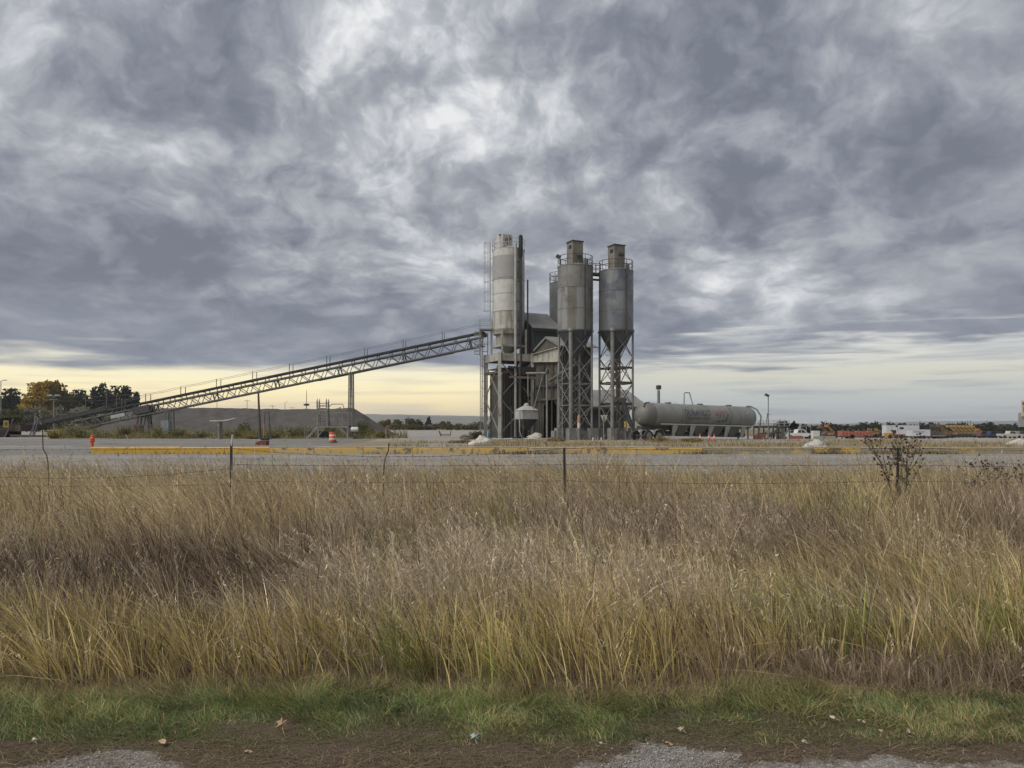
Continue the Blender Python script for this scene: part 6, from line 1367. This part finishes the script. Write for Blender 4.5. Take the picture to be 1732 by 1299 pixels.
# ------------------------------------------------------------------ vehicles and machines in the right yard
M_glass = mat('dark_glass', (.02, .023, .026), None, rough=.15, spec=.6)
def wheel(parent, c, r, w, ax=(0, 1, 0)):
    mb = MB(); mb.lathe([(r*.55, -w/2), (r*.93, -w/2), (r, -w*.3), (r, w*.3), (r*.93, w/2), (r*.55, w/2)], c, 18, axis=ax); wl = mb.build('wheel', M_black, parent)
    mb = MB(); mb.lathe([(0, -w*.42), (r*.5, -w*.42), (r*.56, 0), (r*.5, w*.42), (0, w*.42)], c, 14, axis=ax); mb.build('rim', M_pale, wl)
def car(px, D, name, label, col, prof, glass, L=5.2, cat='car', group=None, flip=1):
    x = PX(px, D); gz = g(x, D); t = thing(name, label, cat, (x, D, gz), group); m = mat('car_paint_%d' % int(px), col, tuple(k*.85 for k in col), 2, .35); W2 = .92; o = Vector((x, D, gz))
    mb = MB(); mb.prism([o+Vector((flip*a*L, -W2, h)) for a, h in prof], (0, 2*W2, 0)); mb.build('body', m, t)
    for poly in glass: mb = MB(); mb.prism([o+Vector((flip*a*L, -W2-.012, h)) for a, h in poly], (0, 2*W2+.024, 0)); mb.build('window', M_glass, t)
    for a in (-.32, .32):
        for s in (-1, 1): wheel(t, o+Vector((a*L, s*.80, .37)), .37, .26)
    for s in (-.6, .6): mb = MB(); mb.box(o+Vector((flip*.497*L, s, .80)), (.06, .3, .16)); mb.build('headlight', M_wp, t)
    mb = MB(); mb.box(o+Vector((flip*-.5*L, 0, .52)), (.10, 1.7, .16)); mb.build('bumper', M_dark, t)
pick = [(-.5, .42), (.5, .42), (.5, .95), (.24, 1.05), (.12, 1.72), (-.08, 1.75), (-.12, 1.08), (-.5, 1.06)]; pg = [[(.19, 1.12), (.105, 1.62), (.03, 1.64), (.03, 1.12)], [(.015, 1.12), (.015, 1.64), (-.07, 1.64), (-.09, 1.12)]]
suv = [(-.5, .42), (.5, .42), (.5, .95), (.22, 1.05), (.10, 1.65), (-.44, 1.66), (-.5, 1.05)]; sg = [[(.17, 1.1), (.09, 1.55), (-.1, 1.57), (-.1, 1.1)], [(-.12, 1.1), (-.12, 1.57), (-.41, 1.56), (-.45, 1.1)]]
car(1339, 145, 'parked_car', 'silver-blue car beside the loading platform', (.22, .27, .34), suv, sg, 4.6, 'car', None, -1); car(1351, 140, 'pickup_truck', 'white pickup truck right of the silver-blue car', (.60, .60, .58), pick, pg, 5.4, 'pickup', None, 1)
car(1687, 190, 'parked_car', 'dark purple-blue car in the row at the right', (.045, .045, .12), suv, sg, 4.7, 'car'); car(1671, 192, 'parked_car', 'reddish-brown car left of the purple-blue one', (.14, .06, .04), suv, sg, 4.7, 'car'); car(1708, 185, 'pickup_truck', 'pale pickup truck left of the right edge', (.46, .43, .38), pick, pg, 5.4, 'pickup'); car(1724, 187, 'pickup_truck', 'grey flatbed pickup at the right edge', (.16, .16, .16), pick, pg, 5.4, 'pickup')
def flat_trailer():
    D = 142; X = lambda p: PX(p, D); gz = g(X(1365), D); t = thing('flat_trailer', 'low dark flatbed trailer with steel frames right of the white pickup', 'trailer', (X(1365), D, gz)); mb = MB(); mb.box((X(1366), D, gz+.75), (X(1375)-X(1357), 2.1, .22)); mb.build('bed', M_rusty, t)
    for p in (1360, 1367.5): 
        for y in (D-1, D+1): P1('frame_post', M_leg, t, (X(p), y, gz+.8), (X(p), y, gz+2.4), .10)
        P1('frame_top', M_leg, t, (X(p), D-1, gz+2.4), (X(p), D+1, gz+2.4), .10)
    for p in (1368, 1373):
        for s in (-1, 1): wheel(t, Vector((X(p), D+s*.9, gz+.38)), .38, .26)
flat_trailer()
mb = MB(); D = 138; x = PX(1379, D); mb.box((x, D, g(x, D)+.72), (1.15, 1.1, 1.5)); tag(mb.build('white_tote', M_wp, None), 'white square tote behind the smooth pale boulder', 'tote')
for i, (px, D, w, h, m, lb) in enumerate(((1347, 126, 2.0, .55, M_red, 'low rusty red barrier block below the white pickup'), (1390, 128, 2.6, .5, M_conc, 'long grey concrete barrier right of the white tote'), (1404, 132, 1.8, .5, M_conc, 'shorter grey concrete barrier left of the orange trailer'))):
    x = PX(px, D); z = g(x, D); mb = MB(); mb.prism([Vector((x-w/2, D-.3, z-.02)), Vector((x-w/2, D+.3, z-.02)), Vector((x-w/2, D+.1, z+h)), Vector((x-w/2, D-.1, z+h))], (w, 0, 0)); tag(mb.build('barrier_block', m, None), lb, 'barrier')
def orange_trailer():
    D = 158; X = lambda p: PX(p, D); gz = g(X(1446), D); Z = lambda p: PZ(p, D); t = thing('orange_spreader', 'long orange equipment trailer in the right yard', 'trailer', (X(1446), D, gz)); m = mat('orange_machine', (.36, .125, .075), (.27, .10, .065), 1.5, .7)
    mb = MB(); mb.prism([Vector((X(a), D-1.1, Z(b))) for a, b in ((1420, 728.5), (1430, 729), (1440, 730.5), (1452, 729), (1462, 730), (1471, 729), (1472, 737.5), (1448, 738.5), (1421, 738))], (0, 2.2, 0)); mb.build('body', m, t)
    for k in range(6): p = 1424+k*9; mb = MB(); mb.box((X(p), D-.4, Z(728.2)), (.35, .5, .5)); mb.build('fitting', M_rusty, t)
    for k in range(9): P1('rib', M_red, t, (X(1423+k*5.6), D-1.14, Z(737.3)), (X(1423+k*5.6), D-1.14, Z(730.8)), .10)
    P1('chassis', M_dark, t, (X(1419), D, Z(738.6)), (X(1474), D, Z(739.4)), 1.6, .2); P1('drawbar', M_red, t, (X(1470), D, Z(738.5)), (X(1479), D, Z(740.3)), .16)
    for p in (1436, 1439): 
        for s in (-1, 1): wheel(t, Vector((X(p), D+s*1.0, gz+.45)), .45, .3)
    P1('jack', M_dark, t, (X(1421), D-.9, gz-.02), (X(1421), D-.9, Z(737)), .22); P1('jack', M_dark, t, (X(1468), D-.9, gz-.02), (X(1468), D-.9, Z(737)), .14)
orange_trailer()
def cargo(px0, px1, top, bot, D, label, win, wheels, lines):
    X = lambda p: PX(p, D); Z = lambda p: PZ(p, D); gz = g(X((px0+px1)/2), D); t = thing('cargo_trailer', label, 'trailer', (X((px0+px1)/2), D, gz)); m = mat('white_trailer_skin', (.54, .55, .57), (.46, .47, .49), .8, .45, dirt=((.34, .33, .31), 1.2, .56, .7, .6)); L = X(px1)-X(px0); k = max(3, int(L/1.2))
    for i in range(k): mb = MB(); mb.box((X(px0)+L*(i+.5)/k, D, (Z(top)+gz+.55)/2), (L/k-.012, 2.3, Z(top)-gz-.55)); mb.build('side_panel', m, t)
    mb = MB(); mb.box(((X(px0)+X(px1))/2, D, Z(top)+.03), (L+.08, 2.36, .07)); mb.build('roof', m, t); mb = MB(); mb.box(((X(px0)+X(px1))/2, D, gz+.48), (L, 2.2, .16)); mb.build('chassis', M_dark, t)
    for a, b, c, d in win: mb = MB(); mb.box(((X(a)+X(b))/2, D-1.16, (Z(c)+Z(d))/2), (X(b)-X(a), .03, Z(c)-Z(d))); mb.build('window', M_glass, t)
    for p in wheels:
        for s in (-1, 1): wheel(t, Vector((X(p), D+s*1.06, gz+.36)), .36, .24)
    P1('drawbar', M_dark, t, (X(px0), D, gz+.45), (X(px0)-1.2, D, gz+.45), .16)
    if lines:
        mb = MB(); a, b, c = lines; xx = a; r = random.Random(4)
        while xx < b: w = r.uniform(.6, 1.2); mb.box((X(xx+w/2), D-1.158, Z(c)), (X(xx+w)-X(xx), .012, .26)); xx += w+.35
        mb.build('lettering', mat('trailer_lettering', (.22, .23, .26)), t)
cargo(1495.5, 1551, 719.5, 738, 192, 'large white office trailer with a small dark window', [(1518, 1524.5, 722.5, 726)], (1530, 1537), None)
cargo(1538, 1568.5, 727, 742, 160, 'smaller white enclosed cargo trailer with two axles in front', [], (1552.5, 1558), (1540, 1558, 730.5))
def loader():
    D = 154; X = lambda p: PX(p, D); Z = lambda p: PZ(p, D); gz = g(X(1512), D); t = thing('paving_machine', 'yellow-orange wheeled machine parked before the white trailers', 'machine', (X(1512), D, gz)); m = mat('machine_yellow', (.50, .25, .045), (.36, .17, .04), 1.5, .6)
    mb = MB(); mb.prism([Vector((X(a), D-.9, Z(b))) for a, b in ((1498, 732.5), (1505, 732), (1509, 734), (1510, 740.5), (1499, 740.8))], (0, 1.8, 0)); mb.build('engine_hood', m, t)
    mb = MB(); mb.prism([Vector((X(a), D-.8, Z(b))) for a, b in ((1512, 734.8), (1528, 734.2), (1528, 735.8), (1526, 741), (1513, 741))], (0, 1.6, 0)); mb.build('hopper', mat('machine_rust', (.28, .13, .04), (.18, .09, .035), 1.5, .7), t)
    mb = MB(); mb.box((X(1511), D, Z(730.5)), (.55, 1.2, .75)); mb.build('cab', M_glass, t); mb = MB(); mb.box((X(1506.5), D-.3, Z(730.8)), (.4, .5, .35)); mb.build('seat', M_wp, t)
    for p in (1502, 1521): 
        for s in (-1, 1): wheel(t, Vector((X(p), D+s*.85, gz+.42)), .42, .3)
    P1('frame', M_dark, t, (X(1500), D, Z(740)), (X(1528), D, Z(740)), 1.3, .2)
loader()
# rows of old yellow booms and machines in the distance
def boom(px, D, label, col, ang, L, group, name='boom_machine', cat='machine'):
    x = PX(px, D); gz = g(x, D); t = thing(name, label, cat, (x, D, gz), group); m = mat('boom_%s' % col[0], col[1], col[2], 1.5, .65); o = Vector((x, D, gz))
    mb = MB(); mb.prism([o+Vector((a, -1.0, h)) for a, h in ((-1.5, .5), (1.5, .5), (1.6, 1.05), (.5, 1.2), (.35, 1.7), (-.9, 1.65), (-1.55, 1.1))], (0, 2.0, 0)); mb.build('chassis', M_rusty, t)
    mb = MB(); mb.bar(o+Vector((1.1, 0, 1.3)), o+Vector((1.1-L*math.cos(ang), 0, 1.3+L*math.sin(ang))), .34, .42); b = mb.build('boom_arm', m, t); mb = MB(); mb.box(o+Vector((1.1-L*math.cos(ang), 0, 1.3+L*math.sin(ang))), (.7, 1.0, .6)); mb.build('bucket', m, b)
    mb = MB(); mb.box(o+Vector((-.2, -1.03, 1.1)), (1.4, .08, .5)); mb.build('side_cover', m, t)
    for a in (-1.0, 1.0):
        for s in (-1, 1): wheel(t, o+Vector((a, s*.9, .45)), .45, .3)
yl = ('yellow', (.36, .22, .06), (.25, .16, .055)); rs = ('rust', (.19, .105, .045), (.13, .08, .04)); dk = ('dark', (.05, .05, .052), (.08, .078, .075)); og = ('orange', (.36, .16, .05), (.25, .12, .045))
ordn = ['first', 'second', 'third', 'fourth', 'fifth', 'sixth', 'seventh']
for i in range(7): boom(1612+i*6.8, 205+2*i, ordn[i]+' from the left in the row of slanted yellow boom machines', yl, .62, 3.0, 'row of yellow boom machines')
boom(1589, 182, 'rusty yellow machine left of the row of booms', rs, .9, 2.2, None); boom(1600, 186, 'second rusty yellow machine beside the boom row', rs, .5, 2.6, None); boom(1575, 172, 'black machine right behind the smaller cargo trailer', dk, 1.1, 1.8, None); boom(1582, 178, 'dark machine with raised arm beside the black one', dk, .8, 2.0, None)
boom(1403, 175, 'orange-brown digger left of the orange trailer', og, .75, 2.4, None); boom(1392, 178, 'dark rusty digger behind the concrete barriers', rs, .7, 2.2, None); boom(1478, 200, 'yellow machine between the orange trailer and white trailers', yl, .35, 2.4, None); boom(1487, 203, 'second yellow machine just left of the office trailer', yl, .4, 2.2, None); boom(1658, 200, 'orange-brown machine left of the parked cars', og, .4, 2.0, None)
def gooseneck():
    D = 165; X = lambda p: PX(p, D); gz = g(X(1580), D); t = thing('gooseneck_trailer', 'long low dark trailer behind the cargo trailer', 'trailer', (X(1582), D, gz)); mb = MB(); mb.box((X(1583), D, gz+.6), (X(1592)-X(1571), 2.2, .2)); mb.build('bed', M_rusty, t); mb = MB(); mb.box((X(1583), D-1.1, gz+.62), (X(1592)-X(1571), .06, .12)); mb.build('edge_strip', M_pale, t)
    for p in (1586, 1590): 
        for s in (-1, 1): wheel(t, Vector((X(p), D+s*.9, gz+.36)), .36, .24)
gooseneck()
# sign standing at the right edge of the view
def edge_sign():
    D = 60; X = lambda p: PX(p, D); Z = lambda p: PZ(p, D); x = X(1756); gz = g(x, D); t = thing('roadside_sign', 'two-panel roadside sign cut off by the right edge', 'sign', (x, D, gz))
    for p in (1738, 1776): P1('post', M_leg, t, (X(p), D+.1, gz-.1), (X(p), D+.1, Z(679)), .12)
    mb = MB(); mb.box(((X(1728.2)+X(1786))/2, D, (Z(678)+Z(704.5))/2), (X(1786)-X(1728.2), .10, Z(678)-Z(704.5))); p1 = mb.build('upper_panel', mat('cream_sign', (.50, .45, .33), (.42, .38, .29), 2, .6), t)
    mb = MB(); mb.box(((X(1724)+X(1790))/2, D+.12, (Z(698)+Z(722))/2), (X(1790)-X(1724), .08, Z(698)-Z(722))); mb.build('lower_panel', mat('grey_sign', (.33, .34, .35), (.28, .29, .30), 2, .6), t)
    for a, b, c in ((1729, 681, 684.5), (1730.5, 688, 696)): mb = MB(); mb.box((X(a+5), D-.06, (Z(b)+Z(c))/2), (X(a+10)-X(a), .02, Z(b)-Z(c))); mb.build('lettering', M_dark, p1)
edge_sign()
# ------------------------------------------------------------------ the air between here and the hills
def haze():
    m = bpy.data.materials.new('haze'); m.use_nodes = True; N = NT(m.node_tree); N.n.clear(); out = N.node('ShaderNodeOutputMaterial'); v = N.node('ShaderNodeVolumePrincipled')
    v.inputs['Color'].default_value = (.86, .90, .97, 1); v.inputs['Density'].default_value = .00018; v.inputs['Anisotropy'].default_value = .2; N.l.new(v.outputs[0], out.inputs['Volume'])
    mb = MB(); mb.box((0, 2740, 46), (11600, 5960, 102)); o = mb.build('haze', m, None); struct(o, 'stuff')
haze()
